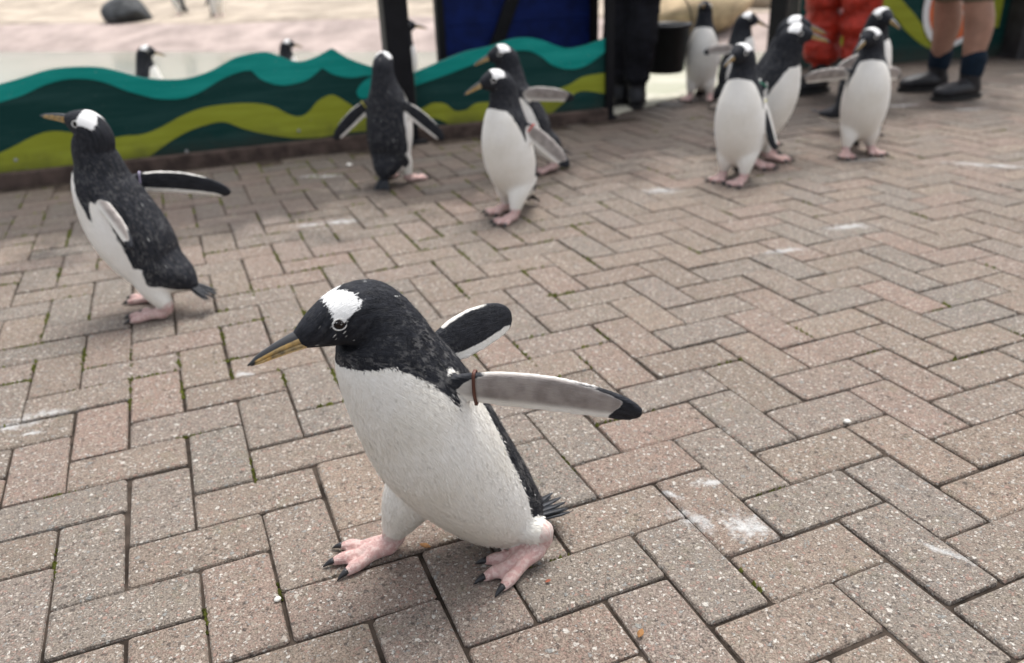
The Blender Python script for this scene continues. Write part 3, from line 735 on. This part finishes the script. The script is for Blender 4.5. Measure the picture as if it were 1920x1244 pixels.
    for up_, nm in ((1, 'upper_beak'), (-1, 'lower_beak')):
        NV2, NU2 = 16, 16; V, F, bk = [], [], []
        for i in range(NU2):
            u = i / (NU2 - 1); uu = -.022 * sc + u * (bl * (1.0 if up_ > 0 else .95) + .022 * sc)
            hgt = float(np.interp(u, [0, .3, .6, .85, 1], [.0160, .0128, .0098, .0066, .0014] if up_ > 0 else [.0130, .0108, .0080, .0048, .0010])) * sc * bthick
            wid = float(np.interp(u, [0, .3, .6, .85, 1], [.0135, .0105, .0076, .0050, .0011])) * sc * bthick
            cen = C2[:3] + T * uu + D * ((-.010 * u * u if u > .0 else 0) * sc + (.0004 if up_ > 0 else -.0004) * sc)
            for j in range(NV2):
                t = math.pi * j / (NV2 - 1)
                V.append(cen + L * wid * math.cos(t) + D * up_ * hgt * math.sin(t) ** .8)
                if up_ > 0: bk.append(max((math.sin(t) - .42) * 1.0, (u - .88) * 2.2, (.20 - u) * 2.2 * (math.sin(t) > .3)))
                else: bk.append(max((u - .93) * 2, (.18 - u) * 2 * (math.sin(t) > .5), (math.sin(t) - .86) * .8))
        for i in range(NU2 - 1):
            for j in range(NV2): F.append((i * NV2 + j, i * NV2 + (j + 1) % NV2, (i + 1) * NV2 + (j + 1) % NV2, (i + 1) * NV2 + j))
        F.append(tuple((NU2 - 1) * NV2 + j for j in range(NV2)))
        me = mesh(nm, V, F); bm = bmesh.new(); bm.from_mesh(me); bmesh.ops.recalc_face_normals(bm, faces=bm.faces); bm.to_mesh(me); bm.free()
        t_ = me.attributes.new('bk', 'FLOAT', 'POINT'); t_.data.foreach_set('value', bk)
        link(nm, me, M_beak, root, True)
    # eyes with their white rings
    for side in (1, -1):
        P = surf(eyek, side * R(80)); Cc = frame(eyek)[0][:3]; nrm = P - Cc; nrm -= frame(eyek)[1] * (nrm @ frame(eyek)[1]); nrm /= np.linalg.norm(nrm)
        nrm = nrm + frame(eyek)[1] * .25; nrm /= np.linalg.norm(nrm)
        bm = bmesh.new(); bmesh.ops.create_uvsphere(bm, u_segments=20, v_segments=12, radius=.0086 * sc)
        me = bpy.data.meshes.new('eye'); bm.to_mesh(me); bm.free()
        eo = link('eye', me, M_eye, root, True); eo.location = tuple(P - nrm * .0066 * sc)
        Tt = frame(eyek)[1]; Xx = Tt - nrm * (Tt @ nrm); Xx /= np.linalg.norm(Xx); Yy = np.cross(nrm, Xx); V, F = [], []
        for i in range(28):
            a = 2 * math.pi * i / 28; rd_ = Xx * math.cos(a) * 1.12 + Yy * math.sin(a) * .92
            for j in range(8):
                b = 2 * math.pi * j / 8
                V.append(nrm * (.0059 + .0010 * math.sin(b)) * sc + rd_ * (.0072 + .0009 * math.cos(b)) * sc)
        for i in range(28):
            for j in range(8): F.append((i * 8 + j, ((i + 1) % 28) * 8 + j, ((i + 1) % 28) * 8 + (j + 1) % 8, i * 8 + (j + 1) % 8))
        link('eye_ring', mesh('eye_ring', V, F), M_ring, eo, True)
    # claws
    for p, d in claws:
        V, F = [], []; n = 8; Z = np.array([0, 0, 1.0]); X = np.cross(Z, d)
        for i in range(6):
            u = i / 5; c_ = p + d * (.001 + .0170 * u) * sc + Z * (.0016 - .0075 * u * u) * sc * (.9); c_[2] = max(c_[2], .0008)
            rr = (.0052 * (1 - u) ** .7 + .0004) * sc
            for j in range(n): V.append(c_ + X * rr * math.cos(2 * math.pi * j / n) + Z * rr * .95 * math.sin(2 * math.pi * j / n))
        for i in range(5):
            for j in range(n): F.append((i * n + j, i * n + (j + 1) % n, (i + 1) * n + (j + 1) % n, (i + 1) * n + j))
        F += [tuple(range(n))[::-1], tuple(5 * n + j for j in range(n))]
        link('claw', mesh('claw', V, F), M_claw, root, True)
    # stiff tail feathers
    C, T, L, D = frame(.35); C = C[:3]; B = -T * math.cos(R(tail_pitch)) + D * math.sin(R(tail_pitch)); B /= np.linalg.norm(B)
    tV, tF = [], []; r_ = random.Random(len(label))
    def feather(V, F, o_, d_, ln, wd, nn):
        n0 = len(V); s_ = np.cross(d_, nn); s_ /= np.linalg.norm(s_)
        for u, q in ((0, .45), (.35, 1), (.7, .85), (.9, .45), (1, .04)):
            for x, y in ((-1, 0), (0, .35), (1, 0), (0, -.25)): V.append(o_ + d_ * ln * u + s_ * wd * q * x + nn * (wd * y * q * .5 - .004 * u * u))
        for i in range(4):
            for j in range(4): F.append((n0 + i * 4 + j, n0 + i * 4 + (j + 1) % 4, n0 + (i + 1) * 4 + (j + 1) % 4, n0 + (i + 1) * 4 + j))
        F.append(tuple(n0 + 16 + j for j in range(4)))
    nf = 9
    for i in range(nf):
        a = (i / (nf - 1) - .5) * R(34); d_ = B * math.cos(a) + L * math.sin(a) + D * r_.uniform(-.08, .08); d_ /= np.linalg.norm(d_)
        o_ = C + L * (i / (nf - 1) - .5) * .028 * sc + D * ((i % 2) * .004 - .002) * sc
        V, F = ([], []) if detail else (tV, tF)
        feather(V, F, o_, d_, r_.uniform(.050, .064) * sc, .0066 * sc, np.cross(L, d_) * -1)
        if detail: link('tail_feather', mesh('tail_feather', V, F), M_tail, root, True)
    if not detail: link('tail', mesh('tail', tV, tF), M_tail, root, True)
    if detail: feather_coat(root, [o for o in root.children if o.name.startswith('body')][0].data, S)
    return root, surf, frame

# ---- the near penguin: spine read off the photograph on its own vertical plane of travel
def p1():
    hd = 207.0; h = np.array([math.cos(R(hd)), math.sin(R(hd)), 0]); lf_ = np.array([-h[1], h[0], 0])
    hr, hl = gp(738, 1032), gp(1012, 1052); O = (hr + hl) / 2; O[2] = 0
    O = O + lf_ * .0
    ST = [(1000, 962, 20, 18), (975, 962, 62, 54), (920, 934, 94, 84), (832, 842, 120, 114), (777, 754, 120, 114), (735, 682, 104, 102),
          (716, 634, 90, 88), (700, 604, 74, 76), (680, 590, 62, 68), (642, 594, 52, 55), (596, 616, 35, 38), (556, 640, 15, 17)]
    S = []
    for x, y, a, b in ST:
        P = on_plane(x, y, O, lf_); z = (P - CAM) @ FW; v = P - O
        S.append((v @ h, v @ lf_, v[2], a * z / FPX, b * z / FPX))
    S = np.array(S)
    def loc(P): v = np.asarray(P) - O; return np.array([v @ h, v @ lf_, v[2]])
    def dl(v): v = np.asarray(v, float); return np.array([v @ h, v @ lf_, v[2]])
    yaws = np.zeros(12)
    ll, lr = loc(hl), loc(hr)
    rootL = None
    feet = [((ll[0], ll[1]), -2, .016), ((lr[0], lr[1]), -9, 0.0)]
    # near (left) flipper stretched back to the right, underside to the viewer
    flip = [(dl((.97, -.20, -.01)), dl((-.05, .10, -1)), .238, .17, -.02, loc(on_plane(838, 722, O + lf_ * .052, lf_)), .94), (dl((.72, .46, .22)), dl((.45, -.05, -.9)), .128, .12, .05, loc(on_plane(812, 658, O - lf_ * .045, lf_)), 1.15)]
    return penguin('penguin', O, hd, 'large gentoo penguin striding with beak lowered and a brown flipper band', spine=(S, yaws), feet=feet, flip=flip, band='brown', bandside=1,
                   voxel=.0024, smooth_it=4, group=None, fleck=.11, detail=True, twist=40, eyek=9.35, bill=1.0, beak_drop=-.25, hipk=(1.7, 2.7), legr=(.66, 1.25), legdark=False, hipy=(.012, .036), tail_pitch=4)
r1, surf1, frame1 = p1()
M_drop = NT('water_drop'); M_drop.b.inputs['Transmission Weight'].default_value = 1.0; M_drop.b.inputs['IOR'].default_value = 1.33; M_drop = M_drop.out((1, 1, 1), .03)
bm = bmesh.new(); rd_ = random.Random(3)
for _ in range(150):
    k, a = rd_.uniform(2.0, 5.2), R(rd_.uniform(88, 175))
    P = surf1(k, a); r_ = rd_.uniform(.0008, .0019)
    bmesh.ops.create_icosphere(bm, subdivisions=2, radius=r_, matrix=Matrix.Translation(tuple(P)))
me = bpy.data.meshes.new('water_drops'); bm.to_mesh(me); bm.free()
o = link('water_drop', me, M_drop, r1, True); o['kind'] = 'stuff'

# ---- the other penguins: world-space flipper directions turned into each bird's own frame
def W(hd, v):
    c, s_ = math.cos(R(hd)), math.sin(R(hd)); return (v[0] * c + v[1] * s_, -v[0] * s_ + v[1] * c, v[2])
def bird(px, py, hd, label, fl=None, fr=None, z=0.0, **kw):
    g = gp(px, py, z)
    DL = ((-.25, .30, -.9), (-.9, -.1, .2)); DR = ((-.25, -.30, -.9), (-.9, .1, .2))
    def cv(f): return (W(hd, f[0]), W(hd, f[1])) + tuple(f[2:])
    kw.setdefault('group', 'gentoo penguins on the paving')
    return penguin('penguin', g, hd, label, flip=[cv(fl) if fl else DL, cv(fr) if fr else DR], **kw)
bird(298, 582, 172, 'gentoo penguin striding beside the long fence panel with its beak raised', fl=((.62, -.50, -.52), (-.5, -.3, -.75), .17, .1, .06, None, .55), fr=((.93, .30, -.10), (.05, .1, -1), .235, .22, .02),
     lean=15, neck=-2, pitch=-34, band='lilac', bandside=-1, voxel=.0034, scale=1.06, feet=[((-.045, .045), 5, 0), ((.02, -.05), -8, 0)], fleck=.02, fat=1.0)
bird(742, 342, 66, 'gentoo penguin with its back turned and both flippers spread, before the black post', fl=((-.80, .0, -.58), (.6, 0, -.8), .21, .14), fr=((.78, -.1, -.60), (-.6, 0, -.8), .21, .14),
     lean=-4, yaw=16, pitch=-6, band='yellow', bandside=1, scale=1.02, fleck=.05)
bird(962, 402, 236, 'gentoo penguin with a red flipper band and orange feet before the short fence panel', fl=((.76, -.25, -.60), (-.6, 0, -.75), .20, .1), fr=None,
     lean=5, yaw=-38, pitch=-2, band='red', bandside=1, scale=1.0, feet=[((.05, .04), -12, 0), ((-.03, -.045), -14, 0)])
bird(1000, 320, 196, 'gentoo penguin leaning forward behind the one with the red band, flipper stretched back', fl=((.96, -.22, .02), (0, .1, -1), .20, .12), fr=((.5, .5, -.6), (-.4, .3, -.8)),
     lean=20, neck=-3, pitch=-4, scale=1.06, feet=[((-.07, .05), 0, .01), ((.05, -.05), 0, 0)])
bird(1378, 338, 244, 'gentoo penguin with a yellow flipper band standing with its flippers held down', fl=((.30, -.15, -.94), (.9, .3, .25), .21, .1, .05, None, .8), fr=((-.12, .2, -.97), (.3, .9, 0)),
     lean=-2, yaw=-22, pitch=-3, band='yellow', bandside=1, scale=1.02, feet=[((.03, .035), -20, 0), ((-.01, -.045), -10, 0)])
bird(1418, 305, 318, 'gentoo penguin leaning to the right with a green flipper band, head stretched forward', fl=((.2, .8, -.5), (-.5, -.3, -.7)), fr=((-.62, -.1, -.74), (-.5, .4, .2), .19),
     lean=14, neck=10, yaw=20, pitch=-8, band='green', bandside=-1, scale=1.12)
bird(1408, 280, 340, 'gentoo penguin mostly hidden behind the one leaning to the right, only its head showing', lean=18, neck=8, pitch=-6, scale=1.15)
bird(1608, 288, 262, 'gentoo penguin walking straight ahead on the paving with both flippers out', fl=((.62, .7, -.10), (0, .2, -1), .18), fr=((-.97, .02, .02), (0, .25, -1), .21, .16),
     lean=0, yaw=-42, pitch=2, scale=1.03, feet=[((-.02, .05), 12, 0), ((.03, -.055), -8, 0)])
bird(1600, 248, 338, 'gentoo penguin half hidden behind the one with both flippers out, tail to the left', fl=((.1, .9, -.3), (-.8, .1, -.2)), fr=((-.88, -.25, -.25), (0, .1, -1), .18),
     lean=6, yaw=-50, pitch=0, scale=1.12, tail_up=.04, tail_pitch=12)
bird(1312, 186, 255, 'gentoo penguin with bright pink feet standing on the threshold beside the bucket', fl=None, fr=((-.72, -.1, -.66), (.5, 0, -.6), .2),
     lean=-2, pitch=-30, yaw=-10, scale=1.08)
bird(1372, 205, 330, 'gentoo penguin behind the yellow banded one, facing right on the damp blocks', fl=((.3, .8, -.3), (-.5, 0, -.8)), fr=((-.8, -.35, .05), (.1, 0, -1), .2),
     lean=4, pitch=0, scale=1.02)
def far_bird(px, py, Y, hd, z, label, **kw):
    q = at(px, py, Y); h_ = .47
    kw.setdefault('group', 'penguins at the pool')
    return penguin('penguin', (q[0], q[1], z), hd, label, voxel=.006, **kw)
far_bird(268, 110, 5.3, 5, -.13, 'gentoo penguin facing right in the pool yard behind the long fence panel', pitch=-4, scale=1.05)
far_bird(535, 100, 6.0, 10, -.14, 'gentoo penguin at the water, half hidden by the highest wave crest', pitch=-6, scale=.95)
far_bird(737, 100, 4.9, 8, -.06, 'gentoo penguin behind the black post with its beak pointing right', pitch=-12, lean=12, scale=1.15)
far_bird(335, 10, gp(335, 30, .2)[1], 200, .195, 'gentoo penguin on the cream terrace, beside the dark boulder', lean=4, pitch=0)
far_bird(405, 10, gp(405, 32, .2)[1], 330, .195, 'gentoo penguin on the cream terrace, farther from the dark boulder', lean=4, pitch=0)

# ================================================================== people at the opening
M_skin = simple('skin', (.30, .165, .115), .5, .16, 14, .15, .4, 160)
M_red = simple('red_waders', (.37, .024, .010), .55, .3, 16, .9, .4, 38, .012)
M_navy = simple('black_cloth', (.006, .006, .009), .8, .4, 18, .5, .2, 60, .006)
M_boot = simple('black_boot', (.011, .011, .014), .5, .4, 22, .4, .4, 90)
M_sole = simple('boot_sole', (.02, .019, .018), .85, .3, 40)
M_sock = simple('navy_sock', (.006, .014, .026), .9, .3, 60, .6, .2, 260)
M_khaki = simple('khaki_cloth', (.16, .14, .10), .85, .2, 18, .5, .2, 60, .006)
M_hair = simple('brown_hair', (.05, .03, .02), .6, .4, 60)
M_coat = simple('dark_green_jacket', (.012, .05, .035), .8, .3, 14, .5, .2, 50, .006)
def person(loc, hd, label, feet, legs, boots, top, hands, sock=None, legw=1.0, shorts=False, boot_h=.16):
    r = empty('person', loc, R(hd)); tag(r, label, 'person')
    a0 = lambda f, t: {}
    def fz(name, tubes, mat, vox=.011, it=4, par=r, crumple=0):
        s = Src()
        for p, rd in tubes: s.tube(p, rd, a0, n=20, sub=6)
        me = fuse(s, vox, it, name)
        if crumple:
            NR = [v.normal.copy() for v in me.vertices]
            for v, nr in zip(me.vertices, NR):
                c = v.co; v.co += nr * crumple * (mnoise.noise(Vector((c.x * 11, c.y * 11, c.z * 24))) + .5 * mnoise.noise(Vector((c.x * 26 + 5, c.y * 26, c.z * 50))))
        me.materials.clear(); me.materials.append(mat); return link(name, me, mat, par, True)
    V3 = lambda *a: np.array(a, float)
    hips = [V3(0, .09, .90), V3(0, -.09, .90)]; ank, kn, toes = [], [], []
    for h, (fx, fy, fa) in zip(hips, feet):
        a = V3(fx, fy, .10); ank.append(a); kn.append((h + a) / 2 + V3(.035, 0, .03)); toes.append((math.cos(R(fa)), math.sin(R(fa))))
    def leg(i, g=1.0, z0=0):
        h, k, a = hips[i], kn[i], ank[i]
        return [h, h * .5 + k * .5, k, k * .62 + a * .38 - V3(.022, 0, 0), k * .25 + a * .75 - V3(.004, 0, 0), a], [x * g for x in (.095, .085, .067, .072, .052, .042)]
    arms = []
    for s_, hn in zip((1, -1), hands):
        sh = V3(0, s_ * .19, 1.40); hn = V3(*hn); el = (sh + hn) / 2 + V3(-.06, s_ * .05, 0); arms.append((sh, el, hn))
    body = [([V3(0, 0, .92), V3(0, 0, 1.1), V3(0, 0, 1.3), V3(0, 0, 1.42)], [.15, .14, .16, .10]), ([V3(0, 0, 1.42), V3(.01, 0, 1.52)], [.055, .055]), ([V3(.015, 0, 1.58), V3(.025, 0, 1.68)], [.078, .085])]
    body += [([V3(.10, 0, 1.605), V3(.115, 0, 1.585)], [.012, .014])]
    for i in (0, 1): body.append(leg(i))
    for sh, el, hn in arms:
        body.append(([sh, el, hn], [.055, .043, .028])); d = hn - el; d /= np.linalg.norm(d); sd_ = np.cross(d, [1, 0, 0]); sd_ /= np.linalg.norm(sd_); fw = np.cross(sd_, d)
        pc = hn + d * .045; body.append(([hn, pc + d * .03], [.026, .032]))
        for q, ln in enumerate((.065, .075, .07, .055)):
            b = pc + d * .03 + fw * (q - 1.5) * .018; body.append(([b, b + d * ln * .5, b + d * ln * .7 + sd_ * .025], [.009, .0085, .0075]))
        body.append(([pc + fw * -.02, pc + fw * -.05 + d * .03], [.011, .009]))
    for i in (0, 1):
        a = ank[i]; t = V3(toes[i][0], toes[i][1], 0); body.append(([a, a - V3(0, 0, .055), a + t * .12 - V3(0, 0, .062)], [.036, .036, .028]))
    fz('body', body, M_skin, .0105)
    # legs' clothing
    tr = [([V3(0, 0, .86), V3(0, 0, 1.02)], [.165, .16])]
    for i in (0, 1):
        p, rd = leg(i, 1.0); 
        if shorts: p, rd = [hips[i], (hips[i] + kn[i]) / 2, kn[i] + V3(0, 0, .02)], [.112, .108, .102]
        else:
            p = p[:-1] + [ank[i] + V3(0, 0, boot_h * .72)]; rd = [x + .016 * legw for x in rd]; rd[-1] = rd[-1] + .012 * legw
            if legw > 1.5:   # baggy waders: rolls of slack cloth
                n = 13; pp = np.array(p); ks = np.linspace(0, len(pp) - 1, n); rr = np.interp(ks, range(len(rd)), rd)
                p = [crom(pp, k) + V3(rng.uniform(-.008, .008), rng.uniform(-.008, .008), 0) for k in ks]; rd = [x * (1.09 if q % 2 else .90) for q, x in enumerate(rr)]
        tr.append((p, rd))
    fz('trousers', tr, legs, .009, 2, crumple=.017 if legw > 1.5 else .006)
    jk = [([V3(0, 0, .92), V3(0, 0, 1.12), V3(0, 0, 1.32), V3(0, 0, 1.45)], [.185, .17, .185, .09])]
    for sh, el, hn in arms: jk.append(([sh, el, hn * .93 + el * .07], [.072, .058, .042]))
    fz('jacket', jk, top, .012, 4)
    fz('hair', [([V3(-.012, 0, 1.62), V3(-.004, 0, 1.72)], [.085, .084])], M_hair, .012, 3)
    for i in (0, 1):
        a = ank[i]; t = V3(toes[i][0], toes[i][1], 0); sd_ = V3(-t[1], t[0], 0); b0 = V3(a[0], a[1], 0)
        tb = [([a + V3(0, 0, boot_h - .04), a, b0 - t * .025 + V3(0, 0, .05)], [.056, .052, .047])]
        for q in (-1, 1): tb.append(([b0 - t * .025 + V3(0, 0, .048), b0 + t * .07 + sd_ * q * .012 + V3(0, 0, .052), b0 + t * .15 + sd_ * q * .018 + V3(0, 0, .046), b0 + t * .19 + sd_ * q * .010 + V3(0, 0, .042)], [.044, .042, .036, .030]))
        bo = fz('boot', tb, boots, .007, 4)
        ol_ = [(-.075, .03), (-.08, 0), (-.075, -.03), (0, -.042), (.08, -.05), (.16, -.055), (.21, -.04), (.232, 0), (.21, .04), (.16, .055), (.08, .05), (0, .042)]
        V = [b0 + t * x + sd_ * y + V3(0, 0, z) for z in (.002, .022) for x, y in ol_]; n = len(ol_)
        link('sole', mesh('sole', V, [tuple(range(n))[::-1], tuple(range(n, 2 * n))] + [(j, (j + 1) % n, (j + 1) % n + n, j + n) for j in range(n)]), M_sole, bo)
        if sock: fz('sock', [([a + V3(0, 0, boot_h - .06), a + V3(-.004, 0, boot_h + .012)], [.058, .063])], sock, .007, 2)
    return r
fl_, fr_ = gp(1812, 184), gp(1752, 168)
pc_ = (fl_ + fr_) / 2
def lw(P, O, hd): v = np.asarray(P) - O; return W(hd, v)
a_, b_ = lw(fl_, pc_, 195), lw(fr_, pc_, 195)
person(pc_, 195, 'bare-legged person in black boots with navy socks by the sign', [(a_[0], a_[1], 4), (b_[0], b_[1], -6)], M_khaki, M_boot, M_coat, [(.16, .22, .98), (.16, -.22, .98)], sock=M_sock, shorts=True, boot_h=.09)
g = gp(1563, 176)
person(g, 236, 'person in baggy red waders and black boots standing among the penguins', [(.05, .115, 4), (-.02, -.10, -30)], M_red, M_boot, M_red, [(.16, .22, .98), (.16, -.22, .98)], legw=2.1, boot_h=.2)
g = gp(1178, 200); q = at(1248, 100, 4.72)
hb = lw((q[0], q[1], q[2] - .10 + .42), g, 70)
person(g, 70, 'person in black trousers holding the black bucket at the fence end', [(.05, .05, 0), (-.035, -.05, 10)], M_navy, M_boot, M_navy, [(.10, .24, .95), (hb[0], hb[1], hb[2] + .10)], legw=1.15, boot_h=.10)
# bucket
bk_ = empty('bucket', (q[0], q[1], q[2] - .10)); tag(bk_, 'black plastic bucket with a rolled rim hanging from a hand', 'bucket')
M_buck = simple('black_plastic', (.011, .012, .013), .38, .2, 20)
prof = [(0, 0), (.095, 0), (.10, .004), (.128, .235), (.138, .236), (.139, .252), (.131, .254), (.124, .236), (.097, .012), (0, .012)]
V, F = [], []; n = 40
for rr, z in prof:
    for j in range(n): V.append((rr * math.cos(2 * math.pi * j / n), rr * math.sin(2 * math.pi * j / n), z))
for i in range(len(prof) - 1):
    for j in range(n): F.append((i * n + j, i * n + (j + 1) % n, (i + 1) * n + (j + 1) % n, (i + 1) * n + j))
link('shell', mesh('shell', V, F), M_buck, bk_, True)
V, F = [], []
for i in range(25):
    a = math.pi * i / 24; c = np.array([.137 * math.cos(a), 0, .235 + .19 * math.sin(a)])
    for j in range(8):
        b = 2 * math.pi * j / 8; V.append(c + .004 * np.array([math.cos(a) * math.cos(b), math.sin(b), math.sin(a) * math.cos(b)]))
for i in range(24):
    for j in range(8): F.append((i * 8 + j, i * 8 + (j + 1) % 8, (i + 1) * 8 + (j + 1) % 8, (i + 1) * 8 + j))
link('handle', mesh('handle', V, F), M_buck, bk_, True)

# ================================================================== boulders on the terrace
def boulder(loc, size, mat, label, seed):
    bm = bmesh.new(); bmesh.ops.create_icosphere(bm, subdivisions=4, radius=1); r = random.Random(seed)
    ks = [(Vector((r.uniform(-1, 1), r.uniform(-1, 1), r.uniform(-1, 1))).normalized(), r.uniform(.62, .9)) for _ in range(16)]
    for v in bm.verts:
        for nn, d in ks:
            e = v.co.dot(nn) - d
            if e > 0: v.co -= nn * e * .85
        v.co = Vector((v.co.x * size[0], v.co.y * size[1], v.co.z * size[2]))
    me = bpy.data.meshes.new('boulder'); bm.to_mesh(me); bm.free()
    o = link('boulder', me, mat, None, True); o.location = loc; tag(o, label, 'rock', 'boulders at the pool'); return o
M_rock = simple('dark_wet_rock', (.035, .038, .040), .55, .5, 9, .8, .4, 24, .03)
M_tan = simple('tan_rock', (.42, .32, .20), .9, .3, 6, .8, .2, 20, .03)
q = gp(242, 36, .2); boulder((q[0], q[1], .27), (.34, .25, .24), M_rock, 'dark wet boulder lying on the cream terrace above the pool', 3)
q = at(1300, 30, 8.4); boulder((q[0], q[1], .22), (.62, .4, .26), M_tan, 'tan boulder seen through the opening above the bucket', 8)
q = at(1390, 20, 9.2); boulder((q[0], q[1], .3), (.5, .4, .3), M_cream, 'pale cream boulder seen through the opening beside the gate post', 11)

# ================================================================== small things on the paving
M_moss = simple('moss', (.105, .115, .022), .95, .5, 90, .6, .2, 500)
mV, mF = [], []
def clump(P, r_, dvec):
    for _ in range(rng.randrange(4, 9)):
        t = rng.gauss(0, 1.0) * r_ * 2.2; x, y = P[0] + dvec[0] * t + rng.gauss(0, r_ * .25), P[1] + dvec[1] * t + rng.gauss(0, r_ * .25)
        s_ = r_ * rng.uniform(.25, .65); h_ = s_ * rng.uniform(.6, 1.3); n0 = len(mV)
        mV.extend([(x, y, -.003 + h_ + .002), (x + s_, y, -.005), (x, y + s_, -.005), (x - s_, y, -.005), (x, y - s_, -.005)])
        for j in range(4): mF.append((n0, n0 + 1 + j, n0 + 1 + (j + 1) % 4))
def grid_pt(P):
    return np.linalg.solve(np.stack([GA, GB], 1), np.asarray(P)[:2] - G0)
for (hid, dz, P, dirn) in cands:
    if hid: continue
    for e in range(4):
        x = P[0]; lw_ = 1.0 if (P[1] > 1.4 and x < .1 + (P[1] - 1.4) * .12) else (.28 if x < 0 else .10)
        if P[1] > 3.6: lw_ *= .5
        if rng.random() > .36 * lw_: continue
        u = GA / .1 if dirn == 0 else GB / .1; v = GB / .1 if dirn == 0 else GA / .1
        t = rng.uniform(-.9, .9)
        q = (P + u * .1 * t + v * .05 * (1 if e < 2 else -1), u) if e % 2 else (P + u * .1 * (1 if e < 2 else -1) + v * .05 * t, v)
        for _ in range(rng.randrange(1, 4)): clump(q[0] + q[1] * rng.gauss(0, .014), rng.uniform(.005, .0085) * (1.25 if P[1] > 1.4 else .8), q[1])
mo = link('moss', mesh('moss', mV, mF), M_moss, None); tag(mo, 'green moss growing in the joints between the blocks', 'moss', kind='stuff')
M_peb = simple('pale_pebble', (.62, .60, .55), .7, .15, 60)
for k, (x, y, s_, lab) in enumerate(((1588, 793, .0055, 'white pebble on a block beyond the outstretched flipper tip'), (521, 1126, .0042, 'pale pebble in a joint before the striding penguin'), (1011, 1001, .004, 'small pale pebble under the belly of the striding penguin'),
                                   (655, 312, .010, 'white pebble at the foot of the long fence panel'))):
    bm = bmesh.new(); bmesh.ops.create_icosphere(bm, subdivisions=2, radius=s_)
    for v in bm.verts: v.co = Vector((v.co.x * 1.25, v.co.y, v.co.z * .7)) * rng.uniform(.88, 1.1)
    me = bpy.data.meshes.new('pebble'); bm.to_mesh(me); bm.free()
    o = link('pebble', me, M_peb, None, True); g = gp(x, y); o.location = (g[0], g[1], s_ * .55); o.rotation_euler.z = k; tag(o, lab, 'pebble')
M_leaf = simple('dead_leaf', (.24, .11, .03), .7, .3, 120)
def leaf(x, y, ln, rz, label, mat):
    V, F = [], []
    for i in range(7):
        u = i / 6; wd = ln * .3 * math.sin(math.pi * (u * .94 + .03)) 
        for s_ in (-1, 0, 1): V.append((u * ln, s_ * wd, .002 + .25 * wd * abs(s_) + .18 * ln * u * u))
    for i in range(6):
        for j in (0, 1): F.append((i * 3 + j, i * 3 + j + 1, (i + 1) * 3 + j + 1, (i + 1) * 3 + j))
    o = link('leaf', mesh('leaf', V, F), mat, None, True); g = gp(x, y); o.location = (g[0], g[1], .0015); o.rotation_euler.z = rz; tag(o, label, 'leaf')
    md = o.modifiers.new('t', 'SOLIDIFY'); md.thickness = .0005
leaf(808, 1030, .017, R(165), 'curled brown dead leaf under the belly of the striding penguin', M_leaf)
leaf(1197, 1200, .014, R(60), 'small brown leaf in a joint near the dropping-stained block', M_leaf)
leaf(1022, 1096, .009, R(20), 'tiny red-brown leaf scrap behind the rear foot', simple('red_leaf', (.25, .07, .035), .7, .2, 90))
